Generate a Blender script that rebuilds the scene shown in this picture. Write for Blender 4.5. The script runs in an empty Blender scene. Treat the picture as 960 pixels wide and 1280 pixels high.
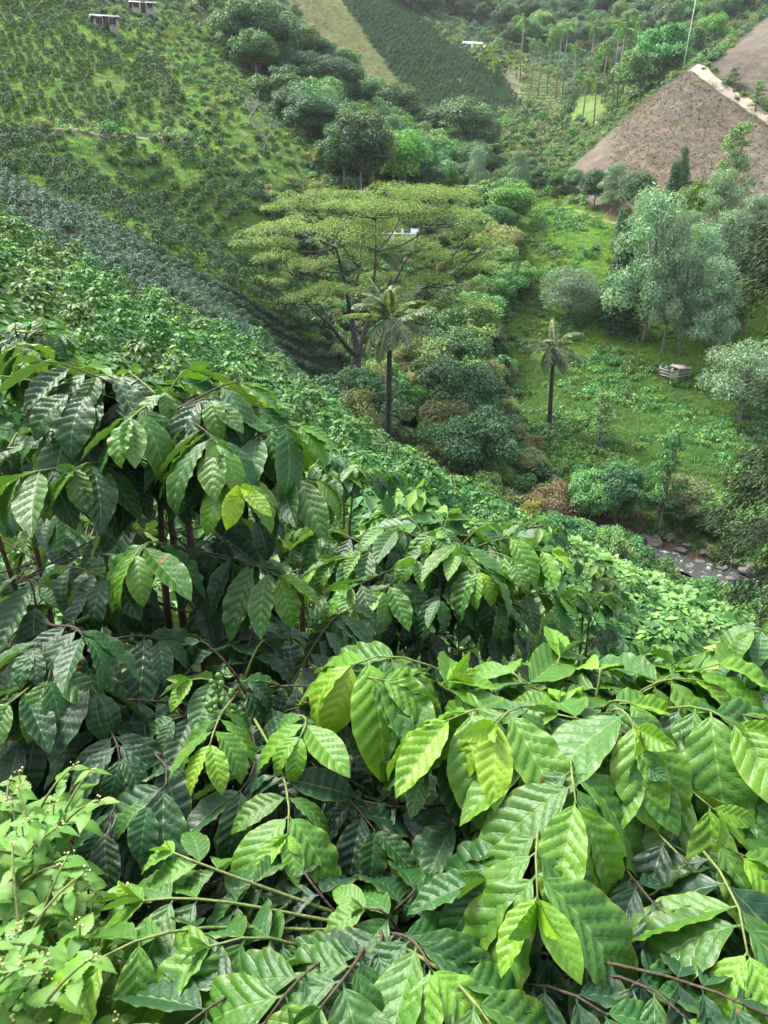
import bpy, math, random, re
import numpy as np
from mathutils import Vector, Matrix

random.seed(7)
rng = np.random.default_rng(7)
R = math.radians
S = bpy.context.scene
COL = S.collection

# ------------------------------------------------------------------ camera, sky, sun, exposure
EYE = Vector((0.0, 0.0, 40.0))
PITCH = R(24.0)
FPX = 963.0                                    # focal length in photograph pixels (960 x 1280)
cam_d = bpy.data.cameras.new('camera')
cam_d.sensor_fit = 'VERTICAL'
cam_d.sensor_height = 36.0
cam_d.lens = 36.0 * FPX / 1280.0
cam_d.clip_start = 0.05
cam_d.clip_end = 3000.0
cam = bpy.data.objects.new('camera', cam_d)
COL.objects.link(cam)
cam.location = EYE
cam.rotation_euler = (math.pi / 2 - PITCH, 0, 0)
S.camera = cam

SUN_EL, SUN_AZ = R(56.0), R(-50.0)             # azimuth measured from +Y towards +X
world = bpy.data.worlds.new('World')
S.world = world
world.use_nodes = True
wn = world.node_tree
wn.nodes.clear()
sky = wn.nodes.new('ShaderNodeTexSky')
sky.sky_type = 'NISHITA'
sky.sun_disc = False
sky.sun_elevation = SUN_EL
sky.sun_rotation = SUN_AZ
sky.air_density = 1.0
sky.dust_density = 4.0
sky.ozone_density = 1.0
hsv = wn.nodes.new('ShaderNodeHueSaturation')
hsv.inputs['Saturation'].default_value = 0.5
bg = wn.nodes.new('ShaderNodeBackground')
bg.inputs['Strength'].default_value = 0.15
wo = wn.nodes.new('ShaderNodeOutputWorld')
wn.links.new(sky.outputs['Color'], hsv.inputs['Color'])
wn.links.new(hsv.outputs['Color'], bg.inputs['Color'])
wn.links.new(bg.outputs['Background'], wo.inputs['Surface'])

sun_d = bpy.data.lights.new('sun', 'SUN')
sun_d.energy = 1.5
sun_d.angle = R(14.0)
sun_d.color = (1.0, 0.97, 0.91)
sun = bpy.data.objects.new('sun', sun_d)
COL.objects.link(sun)
sdir = Vector((math.sin(SUN_AZ) * math.cos(SUN_EL), math.cos(SUN_AZ) * math.cos(SUN_EL), math.sin(SUN_EL)))
sun.rotation_euler = sdir.to_track_quat('Z', 'Y').to_euler()
sun.location = EYE + sdir * 60

vs = S.view_settings
vs.view_transform = 'Standard'
vs.look = 'None'
vs.exposure = 1.95
vs.gamma = 1.0
vs.use_curve_mapping = False
S.render.engine = 'CYCLES'
cy = S.cycles
cy.max_bounces = 5
cy.diffuse_bounces = 3
cy.glossy_bounces = 2
cy.transmission_bounces = 3
cy.volume_bounces = 0
cy.transparent_max_bounces = 4
cy.caustics_reflective = False
cy.caustics_refractive = False
cy.use_denoising = True
try:
    cy.denoiser = 'OPENIMAGEDENOISE'
except Exception:
    pass

# ------------------------------------------------------------------ pixel <-> place
SP, CP = math.sin(PITCH), math.cos(PITCH)
def px_dir(u, v):
    a, b = (u - 480.0) / FPX, (640.0 - v) / FPX
    return np.array([a, CP + b * SP, -SP + b * CP])
def at_depth(u, v, d):                          # place at optical depth d along that pixel's direction
    return Vector(px_dir(u, v) * d) + EYE
def at_y(u, v, y):
    q = px_dir(u, v)
    q = q * (y / q[1])
    return (q[0], q[1], q[2])
def project(P):                                 # n x 3 -> u, v, depth
    P = np.asarray(P, float) - np.array(EYE)
    d = P[:, 1] * CP - P[:, 2] * SP
    up = P[:, 1] * SP + P[:, 2] * CP
    dd = np.maximum(d, 0.02)
    return 480 + FPX * P[:, 0] / dd, 640 - FPX * up / dd, d
def in_poly(u, v, poly):
    u = np.asarray(u, float); v = np.asarray(v, float)
    c = np.zeros(u.shape, bool)
    n = len(poly)
    for i in range(n):
        x0, y0 = poly[i]; x1, y1 = poly[(i + 1) % n]
        if y0 == y1:
            continue
        hit = ((y0 > v) != (y1 > v)) & (u < (x1 - x0) * (v - y0) / (y1 - y0) + x0)
        c ^= hit
    return c

# ------------------------------------------------------------------ terrain heights
ctrl = [(0, 0, -1.6), (-.6, .8, -1.75), (.6, .5, -1.95), (.43, 1.3, -2.4), (-.65, 2.05, -2.2), (.2, 2.9, -3.05),
        (-.4, 10, -6.1), (4.4, 14, -9.6), (-3, 3, -1.9), (-3, -4, .6), (5, -4, -1.6), (3, 3, -4.0), (-8, -8, 5), (10, -8, -1.5),
        (-20, -8, 10), (25, -8, -8), (60, -8, -22), (-60, -8, 30), (25, 20, -21)]
for u, v, y, off in [
    (0, 400, 15, 1.2), (0, 320, 35, 1.2), (0, 230, 62, .6), (0, 170, 95, .8), (0, 100, 112, .8), (0, 0, 140, .8),
    (100, 340, 40, 1.2), (100, 300, 50, .6), (100, 255, 70, .6), (100, 167, 93, 0), (240, 175, 112, 0),
    (200, 250, 93, .8), (300, 430, 38, 1.2), (300, 400, 55, .6), (300, 350, 74, .6), (300, 250, 96, .8), (300, 130, 126, .5),
    (430, 530, 72, .5), (450, 560, 42, 1.2), (560, 600, 46, 1.2), (600, 622, 50, 1.2),
    (850, 700, 55, 0), (920, 722, 53, 0), (610, 612, 66, 0), (470, 535, 77, 1), (560, 235, 165, 4),
    (840, 770, 22, 1.4), (750, 690, 30, 1.2), (930, 800, 22, 1.2), (870, 745, 38, 1.2),
    (700, 600, 66, 0), (686, 535, 78, 0), (800, 450, 95, 0), (920, 530, 82, 0), (700, 280, 128, 0), (750, 258, 140, 0),
    (730, 235, 155, 0), (870, 255, 130, 0), (960, 255, 122, 0), (860, 90, 170, 0), (720, 205, 180, 0), (960, 150, 150, 0),
    (900, 118, 160, 0), (960, 40, 190, 0), (890, 75, 190, 0), (800, 100, 260, 0), (700, 110, 280, 0), (600, 150, 240, 0),
    (620, 60, 330, 2), (480, 0, 330, 2), (960, 0, 330, 0), (700, 0, 420, 0), (480, 120, 220, 0), (400, 0, 280, 0),
    (510, 150, 208, 2), (300, 0, 230, 0), (150, 0, 180, 0), (320, 130, 160, 0), (450, 200, 140, 3), (380, 220, 115, 1),
    (340, 330, 95, .8), (390, 400, 86, .8), (430, 450, 80, .8), (640, 440, 97, 2), (560, 420, 95, 4),
    (700, -60, 520, 0), (300, -60, 400, 0), (1000, -60, 480, 0), (1100, 500, 90, 0), (1150, 300, 110, 0), (1100, 650, 60, 0), (-150, 0, 130, 0)]:
    x, yy, z = at_y(u, v, y)
    ctrl.append((x, yy, z - off))
ctrl = np.array(ctrl, float)
SC = 60.0
def tps_k(r2):
    return 0.5 * r2 * np.log(r2 + 1e-12)
cx = ctrl[:, :2] / SC
n_c = len(cx)
K = tps_k(((cx[:, None] - cx[None]) ** 2).sum(-1)) + np.eye(n_c) * 2e-4
Pm = np.hstack([np.ones((n_c, 1)), cx])
A = np.zeros((n_c + 3, n_c + 3)); A[:n_c, :n_c] = K; A[:n_c, n_c:] = Pm; A[n_c:, :n_c] = Pm.T
sol = np.linalg.solve(A, np.concatenate([ctrl[:, 2], np.zeros(3)]))

stream_px = [(700, 645, 61), (770, 668, 58.5), (830, 690, 56.5), (880, 708, 54.5), (930, 726, 52.5), (1010, 760, 50), (1120, 810, 46)]
stream = np.array([at_y(*q) for q in stream_px]); 
def seg_dist(x, y, line):
    best = np.full(np.shape(x), 1e9); bz = np.zeros(np.shape(x))
    for i in range(len(line) - 1):
        a, b = line[i], line[i + 1]
        d = b[:2] - a[:2]; L2 = (d ** 2).sum()
        t = np.clip(((x - a[0]) * d[0] + (y - a[1]) * d[1]) / L2, 0, 1)
        dist = np.hypot(x - a[0] - t * d[0], y - a[1] - t * d[1])
        m = dist < best
        best = np.where(m, dist, best); bz = np.where(m, a[2] + t * (b[2] - a[2]), bz)
    return best, bz
def h_raw(x, y):
    x = np.asarray(x, float); y = np.asarray(y, float)
    sh = x.shape
    p = np.stack([x.ravel(), y.ravel()], 1) / SC
    out = np.empty(len(p))
    for i in range(0, len(p), 20000):
        q = p[i:i + 20000]
        k = tps_k(((q[:, None] - cx[None]) ** 2).sum(-1))
        out[i:i + 20000] = k @ sol[:n_c] + sol[n_c] + q @ sol[n_c + 1:]
    return out.reshape(sh)
def ground(x, y):
    x = np.asarray(x, float); y = np.asarray(y, float)
    z = h_raw(x, y)
    far = np.clip((np.hypot(x, y) - 15) / 40, 0, 1)
    z = z + far * (0.35 * np.sin(x * .31 + 1.3 * np.sin(y * .11)) * np.cos(y * .27 + x * .05) + .18 * np.sin(x * .83 + y * .57) * np.cos(y * .71 - x * .2))
    sd, sz = seg_dist(x, y, stream)
    w = np.exp(-(sd / 3.4) ** 2)
    z = z * (1 - w) + np.minimum(z, sz - 0.75) * w
    return z + EYE.z
def gz(x, y):
    return float(ground(np.array([x]), np.array([y]))[0])
MARCH = np.concatenate([np.arange(2, 40, .25), np.arange(40, 150, .5), np.arange(150, 560, 1.5)])
def hit(u, v, ymin=2.0):                         # where that direction first meets the ground
    q = px_dir(u, v); q = q / q[1]
    X, Y, Z = q[0] * MARCH, MARCH, q[2] * MARCH + EYE.z
    g = ground(X, Y)
    ok = np.where((Z <= g) & (Y >= ymin))[0]
    i = ok[0] if len(ok) else len(MARCH) - 1
    return Vector((X[i], Y[i], g[i]))

# ------------------------------------------------------------------ mesh helpers
def tag(o, label=None, cat=None, group=None, kind=None):
    if label: o['label'] = label
    if cat: o['category'] = cat
    if group: o['group'] = group
    if kind: o['kind'] = kind
    return o
def obj(name, me, mat=None, parent=None, loc=None):
    o = bpy.data.objects.new(name, me)
    COL.objects.link(o)
    if mat is not None and me is not None and len(me.materials) == 0:
        me.materials.append(mat)
    if parent is not None: o.parent = parent
    if loc is not None: o.location = loc
    return o
def thing(name, label, cat, loc, group=None, rotz=0, scale=None):
    e = bpy.data.objects.new(name, None)
    e.empty_display_size = .2
    COL.objects.link(e)
    e.location = loc
    e.rotation_euler = (0, 0, rotz)
    if scale is not None: e.scale = scale
    return tag(e, label, cat, group)
def tri_mesh(name, V, F, mat=None, smooth=False):
    V = np.ascontiguousarray(V, dtype=np.float32); F = np.ascontiguousarray(F, dtype=np.int32)
    me = bpy.data.meshes.new(name)
    me.vertices.add(len(V)); me.vertices.foreach_set('co', V.ravel())
    k = F.shape[1]
    me.loops.add(F.size); me.loops.foreach_set('vertex_index', F.ravel())
    me.polygons.add(len(F)); me.polygons.foreach_set('loop_start', np.arange(0, F.size, k, dtype=np.int32))
    if smooth: me.polygons.foreach_set('use_smooth', np.ones(len(F), bool))
    me.update(calc_edges=True)
    if mat is not None: me.materials.append(mat)
    return me
def tube(points, radii, sides=6, cap=True):
    P = np.array([list(p) for p in points], float); r = np.asarray(radii, float)
    n = len(P)
    T = np.gradient(P, axis=0); T /= np.linalg.norm(T, axis=1)[:, None] + 1e-9
    ref = np.array([0.31, 0.95, 0.05])
    A1 = np.cross(T, ref); bad = np.linalg.norm(A1, axis=1) < .15
    A1[bad] = np.cross(T[bad], np.array([1., 0, 0])); A1 /= np.linalg.norm(A1, axis=1)[:, None]
    A2 = np.cross(T, A1)
    th = np.arange(sides) * 2 * math.pi / sides
    V = P[:, None] + r[:, None, None] * (np.cos(th)[None, :, None] * A1[:, None] + np.sin(th)[None, :, None] * A2[:, None])
    V = V.reshape(-1, 3)
    F = []
    for i in range(n - 1):
        for j in range(sides):
            a, b = i * sides + j, i * sides + (j + 1) % sides
            F += [(a, b, b + sides), (a, b + sides, a + sides)]
    if cap:
        V = np.vstack([V, P[:1], P[-1:]]); c0, c1 = n * sides, n * sides + 1
        for j in range(sides):
            F.append((c0, (j + 1) % sides, j)); F.append((c1, (n - 1) * sides + j, (n - 1) * sides + (j + 1) % sides))
    return V, np.array(F)
def merge(parts):
    Vs, Fs, o = [], [], 0
    for V, F in parts:
        Vs.append(V); Fs.append(np.asarray(F) + o); o += len(V)
    return np.vstack(Vs), np.vstack(Fs)
def box(x0, x1, y0, y1, z0, z1):
    V = np.array([(x, y, z) for z in (z0, z1) for y in (y0, y1) for x in (x0, x1)], float)
    F = np.array([(0, 2, 1), (1, 2, 3), (4, 5, 6), (5, 7, 6), (0, 1, 4), (1, 5, 4), (2, 6, 3), (3, 6, 7), (0, 4, 2), (2, 4, 6), (1, 3, 5), (3, 7, 5)])
    return V, F
def prism(pts, y0, y1):                           # profile in x,z swept along y
    n = len(pts)
    V = np.array([(x, y, z) for y in (y0, y1) for x, z in pts], float)
    F = []
    for i in range(n):
        j = (i + 1) % n
        F += [(i, j, j + n), (i, j + n, i + n)]
    for i in range(1, n - 1):
        F += [(0, i + 1, i), (n, n + i, n + i + 1)]
    return V, np.array(F)
# leaf templates: x across (half widths), y along, z above
T_RHOMB = (np.array([(0, 0, 0), (.5, .45, .07), (0, 1, -.14), (-.5, .45, .07)]), np.array([(0, 1, 2), (0, 2, 3)]))
T_LEAF = (np.array([(0, 0, 0), (0, .4, -.01), (0, .75, -.07), (0, 1, -.2), (.46, .38, .06), (.36, .72, -.02), (-.46, .38, .06), (-.36, .72, -.02)]),
          np.array([(0, 4, 1), (1, 4, 5), (1, 5, 2), (2, 5, 3), (0, 1, 6), (1, 7, 6), (1, 2, 7), (2, 3, 7)]))
T_ROUND = (np.array([(0, .15, 0), (0, .6, .03), (0, 1, -.12), (.5, .05, .05), (.55, .5, -.02), (.3, .85, -.06), (-.5, .05, .05), (-.55, .5, -.02), (-.3, .85, -.06)]),
           np.array([(0, 3, 4), (0, 4, 1), (1, 4, 5), (1, 5, 2), (0, 7, 6), (0, 1, 7), (1, 8, 7), (1, 2, 8)]))
T_BLADE = (np.array([(-.5, 0, 0), (.5, 0, 0), (0, 1, -.15)]), np.array([(0, 1, 2)]))
def unit(a):
    return a / (np.linalg.norm(a, axis=-1, keepdims=True) + 1e-9)
def leaves(P, D, N, L, W, T=T_RHOMB):
    tv, tf = T
    D = unit(D); Sd = unit(np.cross(D, N)); Nn = np.cross(Sd, D)
    n, k = len(P), len(tv)
    L = np.broadcast_to(L, (n,)); W = np.broadcast_to(W, (n,))
    V = P[:, None] + (L[:, None] * tv[None, :, 1])[..., None] * D[:, None] + (W[:, None] * tv[None, :, 0])[..., None] * Sd[:, None] + (L[:, None] * tv[None, :, 2])[..., None] * Nn[:, None]
    F = tf[None] + (np.arange(n) * k)[:, None, None]
    return V.reshape(-1, 3), F.reshape(-1, 3)
def rand_dirs(n, zlo=-1.0):
    z = rng.uniform(zlo, 1, n); a = rng.uniform(0, 2 * math.pi, n); r = np.sqrt(1 - z * z)
    return np.stack([r * np.cos(a), r * np.sin(a), z], 1)
def lobe_leaves(lobes, dens, L, W, T=T_RHOMB, zlo=-.5, droop=.35, up=.5, fill=.25):
    Ps, Ds, Ns = [], [], []
    for cx_, cy_, cz_, rx, ry, rz in lobes:
        n = int(dens * (rx * ry + ry * rz + rx * rz) / 3 * 4 * math.pi)
        d = rand_dirs(n, zlo)
        rad = np.where(rng.random(n) < fill, rng.uniform(.35, .85, n), rng.uniform(.82, 1.1, n))
        bump = 1 + .16 * np.sin(5 * d[:, 0] + cx_ * 3) * np.cos(5 * d[:, 1] + cz_ * 2 + 4 * d[:, 2])
        P = np.array([cx_, cy_, cz_]) + d * (rad * bump)[:, None] * np.array([rx, ry, rz])
        N = d * .55 + np.array([0, 0, up]) + rng.normal(0, .38, (n, 3))
        D = np.cross(rng.normal(0, 1, (n, 3)), N); D = unit(D) + d * .5 - np.array([0, 0, droop])
        Ps.append(P); Ds.append(D); Ns.append(N)
    P, D, N = np.vstack(Ps), np.vstack(Ds), np.vstack(Ns)
    s = rng.uniform(.65, 1.25, len(P))
    return leaves(P, D, N, L * s, W * s, T)

# ------------------------------------------------------------------ materials
def new_mat(name):
    m = bpy.data.materials.new(name); m.use_nodes = True
    nt = m.node_tree; nt.nodes.clear()
    out = nt.nodes.new('ShaderNodeOutputMaterial')
    return m, nt, out
def nd(nt, t, **kw):
    n = nt.nodes.new(t)
    for k, v in kw.items(): setattr(n, k, v)
    return n
def mathn(nt, op, a, b=None, clamp=False):
    n = nt.nodes.new('ShaderNodeMath'); n.operation = op; n.use_clamp = clamp
    for i, x in enumerate((a, b)):
        if x is None: continue
        if isinstance(x, (int, float)): n.inputs[i].default_value = x
        else: nt.links.new(x, n.inputs[i])
    return n.outputs[0]
def mixc(nt, fac, a, b, blend='MIX'):
    n = nt.nodes.new('ShaderNodeMix'); n.data_type = 'RGBA'; n.blend_type = blend
    for sock, x in ((n.inputs[0], fac), (n.inputs[6], a), (n.inputs[7], b)):
        if isinstance(x, (int, float)): sock.default_value = x
        elif isinstance(x, tuple): sock.default_value = (*x, 1) if len(x) == 3 else x
        else: nt.links.new(x, sock)
    return n.outputs[2]
def ramp(nt, fac, stops):
    n = nt.nodes.new('ShaderNodeValToRGB'); e = n.color_ramp.elements
    while len(e) < len(stops): e.new(.5)
    for el, (p, c) in zip(e, stops): el.position = p; el.color = (*c, 1)
    nt.links.new(fac, n.inputs[0])
    return n.outputs[0]
def noise(nt, scale, detail=3, rough=.55, vec=None):
    n = nt.nodes.new('ShaderNodeTexNoise')
    n.inputs['Scale'].default_value = scale; n.inputs['Detail'].default_value = detail; n.inputs['Roughness'].default_value = rough
    if vec is not None: nt.links.new(vec, n.inputs['Vector'])
    return n.outputs['Fac']
def finish_leaf(nt, out, color, rough, trans, spec, normal=None, tcol=None):
    p = nd(nt, 'ShaderNodeBsdfPrincipled')
    nt.links.new(color, p.inputs['Base Color'])
    if isinstance(rough, (int, float)): p.inputs['Roughness'].default_value = rough
    else: nt.links.new(rough, p.inputs['Roughness'])
    p.inputs['Specular IOR Level'].default_value = spec
    t = nd(nt, 'ShaderNodeBsdfTranslucent')
    c2 = tcol if tcol is not None else mixc(nt, 1.0, color, (1.35, 1.35, .55), 'MULTIPLY')
    nt.links.new(c2, t.inputs['Color'])
    if normal is not None:
        nt.links.new(normal, p.inputs['Normal']); nt.links.new(normal, t.inputs['Normal'])
    mx = nd(nt, 'ShaderNodeMixShader'); mx.inputs[0].default_value = trans
    nt.links.new(p.outputs[0], mx.inputs[1]); nt.links.new(t.outputs[0], mx.inputs[2])
    nt.links.new(mx.outputs[0], out.inputs['Surface'])
def leaf_mat(name, c0, c1, c2, rough=.5, trans=.2, spec=.4, objvar=.35, hue=.03):
    m, nt, out = new_mat(name)
    g = nd(nt, 'ShaderNodeNewGeometry'); oi = nd(nt, 'ShaderNodeObjectInfo')
    col = ramp(nt, g.outputs['Random Per Island'], [(0, c0), (.55, c1), (1, c2)])
    h = nd(nt, 'ShaderNodeHueSaturation')
    nt.links.new(mathn(nt, 'ADD', mathn(nt, 'MULTIPLY', oi.outputs['Random'], objvar * 2), 1 - objvar), h.inputs['Value'])
    r2 = mathn(nt, 'FRACT', mathn(nt, 'MULTIPLY', oi.outputs['Random'], 7.31))
    nt.links.new(mathn(nt, 'ADD', mathn(nt, 'MULTIPLY', r2, hue * 2), .5 - hue), h.inputs['Hue'])
    nt.links.new(col, h.inputs['Color'])
    finish_leaf(nt, out, h.outputs[0], rough, trans, spec)
    return m
def solid_mat(name, c0, c1, scale=6, rough=.8, bump=.3, spec=.3, detail=5):
    m, nt, out = new_mat(name)
    tc = nd(nt, 'ShaderNodeTexCoord')
    f = noise(nt, scale, detail, .6, tc.outputs['Object'])
    col = ramp(nt, f, [(.3, c0), (.7, c1)])
    p = nd(nt, 'ShaderNodeBsdfPrincipled')
    nt.links.new(col, p.inputs['Base Color']); p.inputs['Roughness'].default_value = rough
    p.inputs['Specular IOR Level'].default_value = spec
    if bump:
        b = nd(nt, 'ShaderNodeBump'); b.inputs['Strength'].default_value = bump; b.inputs['Distance'].default_value = .05
        nt.links.new(noise(nt, scale * 2.5, 5, .6, tc.outputs['Object']), b.inputs['Height'])
        nt.links.new(b.outputs[0], p.inputs['Normal'])
    nt.links.new(p.outputs[0], out.inputs['Surface'])
    return m
VEINS = 8.5
def coffee_leaf_mat():
    m, nt, out = new_mat('coffee_leaf')
    uv = nd(nt, 'ShaderNodeUVMap'); sx = nd(nt, 'ShaderNodeSeparateXYZ')
    nt.links.new(uv.outputs[0], sx.inputs[0])
    s = mathn(nt, 'ABSOLUTE', mathn(nt, 'SUBTRACT', mathn(nt, 'MULTIPLY', sx.outputs[0], 2.0), 1.0))
    t = sx.outputs[1]
    oi = nd(nt, 'ShaderNodeObjectInfo'); tc = nd(nt, 'ShaderNodeTexCoord'); geo = nd(nt, 'ShaderNodeNewGeometry')
    base = oi.outputs['Color']
    # side veins: distance to the nearest vein in phase
    ph = mathn(nt, 'FRACT', mathn(nt, 'MULTIPLY', mathn(nt, 'SUBTRACT', t, mathn(nt, 'MULTIPLY', s, .2)), VEINS))
    dv = mathn(nt, 'MINIMUM', ph, mathn(nt, 'SUBTRACT', 1.0, ph))
    vein = mathn(nt, 'SUBTRACT', 1.0, mathn(nt, 'DIVIDE', dv, .11), True)
    vein = mathn(nt, 'MULTIPLY', vein, mathn(nt, 'SUBTRACT', 1.0, mathn(nt, 'POWER', s, 3.0), True))
    rib = mathn(nt, 'SUBTRACT', 1.0, mathn(nt, 'DIVIDE', s, .055), True)
    lines = mathn(nt, 'MAXIMUM', mathn(nt, 'MULTIPLY', vein, .1), mathn(nt, 'MULTIPLY', rib, .75))
    mot = noise(nt, 9, 4, .6, tc.outputs['Object'])
    col = mixc(nt, mathn(nt, 'MULTIPLY', mot, .55), base, mixc(nt, 1.0, base, (.62, .75, .8), 'MULTIPLY'))
    col = mixc(nt, lines, col, mixc(nt, .45, base, (.34, .46, .14)))
    edge = mathn(nt, 'MULTIPLY', mathn(nt, 'POWER', s, 9.0), .3)
    col = mixc(nt, edge, col, mixc(nt, .5, base, (.4, .42, .06)))
    # a few brown spots
    sp = noise(nt, 3.1, 2, .5, None)
    vo = nd(nt, 'ShaderNodeVectorMath', operation='ADD')
    nt.links.new(tc.outputs['Object'], vo.inputs[0])
    cmb = nd(nt, 'ShaderNodeCombineXYZ'); nt.links.new(mathn(nt, 'MULTIPLY', oi.outputs['Random'], 50.0), cmb.inputs[0])
    nt.links.new(cmb.outputs[0], vo.inputs[1])
    sp = noise(nt, 4.2, 2, .5, vo.outputs[0])
    spot = mathn(nt, 'MULTIPLY', mathn(nt, 'SUBTRACT', sp, .735), 30.0, True)
    col = mixc(nt, spot, col, (.22, .10, .03))
    # paler, duller underside
    col = mixc(nt, mathn(nt, 'MULTIPLY', geo.outputs['Backfacing'], .55), col, mixc(nt, .5, base, (.16, .24, .10)))
    rough = mathn(nt, 'ADD', mathn(nt, 'MULTIPLY', geo.outputs['Backfacing'], .25), mathn(nt, 'ADD', mathn(nt, 'MULTIPLY', mot, .14), .33))
    b = nd(nt, 'ShaderNodeBump'); b.inputs['Strength'].default_value = .22; b.inputs['Distance'].default_value = .01
    hgt = mathn(nt, 'SUBTRACT', mathn(nt, 'MULTIPLY', noise(nt, 45, 3, .6, tc.outputs['Object']), .5), mathn(nt, 'MAXIMUM', vein, rib))
    nt.links.new(hgt, b.inputs['Height'])
    finish_leaf(nt, out, col, rough, .2, .38, b.outputs[0], mixc(nt, 1.0, col, (1.7, 1.9, .6), 'MULTIPLY'))
    return m
M = {}
M['coffee'] = coffee_leaf_mat()
M['coffee_far'] = leaf_mat('coffee_foliage', (.018, .062, .024), (.036, .105, .04), (.085, .185, .055), .55, .18, .16, .2, .02)
M['coffee_sky_sheen'] = leaf_mat('coffee_foliage_sky_sheen', (.02, .07, .034), (.04, .118, .056), (.085, .19, .085), .5, .14, .25, .15, .01)  # bluish sky reflection of the glossy leaves painted into their base colour
M['coffee_spur'] = leaf_mat('coffee_foliage_young', (0.029, 0.092, 0.026), (0.066, 0.185, 0.046), (0.185, 0.356, 0.073), .5, .22, .28, .2, .02)
M['tree_dark'] = leaf_mat('foliage_dark', (0.023, 0.077, 0.034), (0.062, 0.161, 0.061), (0.161, 0.307, 0.107), .5, .2, .3, .4, .03)
M['tree_mid'] = leaf_mat('foliage_mid', (0.039, 0.116, 0.041), (0.102, 0.246, 0.076), (0.244, 0.45, 0.136), .5, .24, .3, .38, .035)
M['tree_light'] = leaf_mat('foliage_light', (0.076, 0.171, 0.035), (0.142, 0.288, 0.058), (0.237, 0.405, 0.093), .5, .27, .3, .3, .03)
M['tree_grey'] = leaf_mat('foliage_grey_green', (0.116, 0.204, 0.115), (0.199, 0.334, 0.194), (0.331, 0.489, 0.278), .45, .22, .35, .25, .02)
M['tree_olive'] = leaf_mat('foliage_olive', (0.09, 0.168, 0.05), (0.168, 0.27, 0.072), (0.276, 0.39, 0.114), .55, .3, .25, .08, .01)
M['scrub'] = leaf_mat('foliage_scrub', (0.101, 0.159, 0.057), (0.201, 0.273, 0.101), (0.359, 0.374, 0.172), .6, .22, .25, .3, .04)
M['scrub_brown'] = leaf_mat('foliage_brown', (.10, .075, .045), (.19, .14, .085), (.26, .22, .13), .7, .2, .2, .2, .02)
M['broadherb'] = leaf_mat('foliage_lime', (.07, .18, .045), (.14, .30, .075), (.23, .41, .115), .45, .25, .3, .12, .015)
M['palm'] = leaf_mat('palm_leaf', (0.082, 0.14, 0.065), (0.176, 0.257, 0.117), (0.374, 0.445, 0.222), .38, .25, .45, .1, .01)
M['banana'] = leaf_mat('banana_leaf', (.06, .13, .03), (.11, .2, .045), (.17, .27, .07), .4, .3, .4, .2, .02)
M['feather'] = leaf_mat('foliage_feathery', (.022, .042, .018), (.045, .075, .028), (.09, .12, .045), .55, .25, .25, .15, .02)
M['grass'] = leaf_mat('grass_blade', (0.094, 0.207, 0.036), (0.174, 0.34, 0.059), (0.29, 0.475, 0.102), .55, .3, .25, .25, .025)
M['grass_low'] = leaf_mat('grass_blade_low', (0.052, 0.136, 0.029), (0.092, 0.211, 0.047), (0.166, 0.318, 0.073), .55, .28, .25, .3, .03)
M['dry'] = leaf_mat('dry_stalk', (0.117, 0.088, 0.062), (0.203, 0.168, 0.119), (0.296, 0.269, 0.202), .8, .15, .2, .3, .03)
M['weed'] = leaf_mat('weed_leaf', (0.081, 0.19, 0.03), (0.123, 0.266, 0.043), (0.18, 0.342, 0.062), .5, .3, .35, .12, .012)
M['pink'] = leaf_mat('foliage_pinkish', (.12, .13, .06), (.25, .17, .11), (.34, .26, .16), .55, .25, .3, .1, .02)
M['yellow'] = leaf_mat('foliage_yellow', (.16, .16, .02), (.26, .24, .03), (.34, .31, .05), .55, .25, .3, .1, .01)
M['bark_dark'] = solid_mat('bark_dark', (.03, .026, .022), (.085, .075, .065), 3, .9, .6)
M['bark_grey'] = solid_mat('bark_grey', (.13, .115, .095), (.28, .26, .22), 4, .9, .5)
M['twig'] = solid_mat('twig_brown', (.045, .034, .02), (.10, .075, .045), 30, .75, .4)
M['twig_green'] = solid_mat('twig_green', (.11, .16, .035), (.2, .23, .07), 40, .6, .3)
M['palm_trunk'] = solid_mat('palm_trunk', (.02, .018, .016), (.055, .05, .045), 5, .85, .5)
M['shaft'] = solid_mat('crownshaft', (.12, .13, .04), (.24, .2, .07), 5, .5, .2)
M['rock'] = solid_mat('river_rock', (.06, .055, .048), (.19, .17, .145), 2.2, .85, .6)
M['wood'] = solid_mat('weathered_wood', (.2, .185, .16), (.42, .4, .36), 6, .85, .4)
M['roof'] = solid_mat('metal_roof', (.36, .38, .4), (.62, .64, .66), 1.2, .45, .1)
M['wall'] = solid_mat('plaster', (.55, .54, .5), (.75, .74, .7), 1.0, .8, .15)
M['darkwood'] = solid_mat('dark_timber', (.05, .04, .03), (.12, .09, .06), 4, .8, .3)
M['road'] = solid_mat('dirt_road', (.23, .19, .14), (.36, .31, .235), .8, .95, .4)
M['concrete'] = solid_mat('pole_concrete', (.4, .39, .36), (.6, .58, .55), 3, .85, .2)
M['berry'] = solid_mat('green_berry', (.06, .15, .025), (.11, .22, .04), 60, .35, .1, .5)
M['petal'] = solid_mat('flower_head', (.5, .42, .12), (.7, .62, .3), 200, .7, .2)

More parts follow.
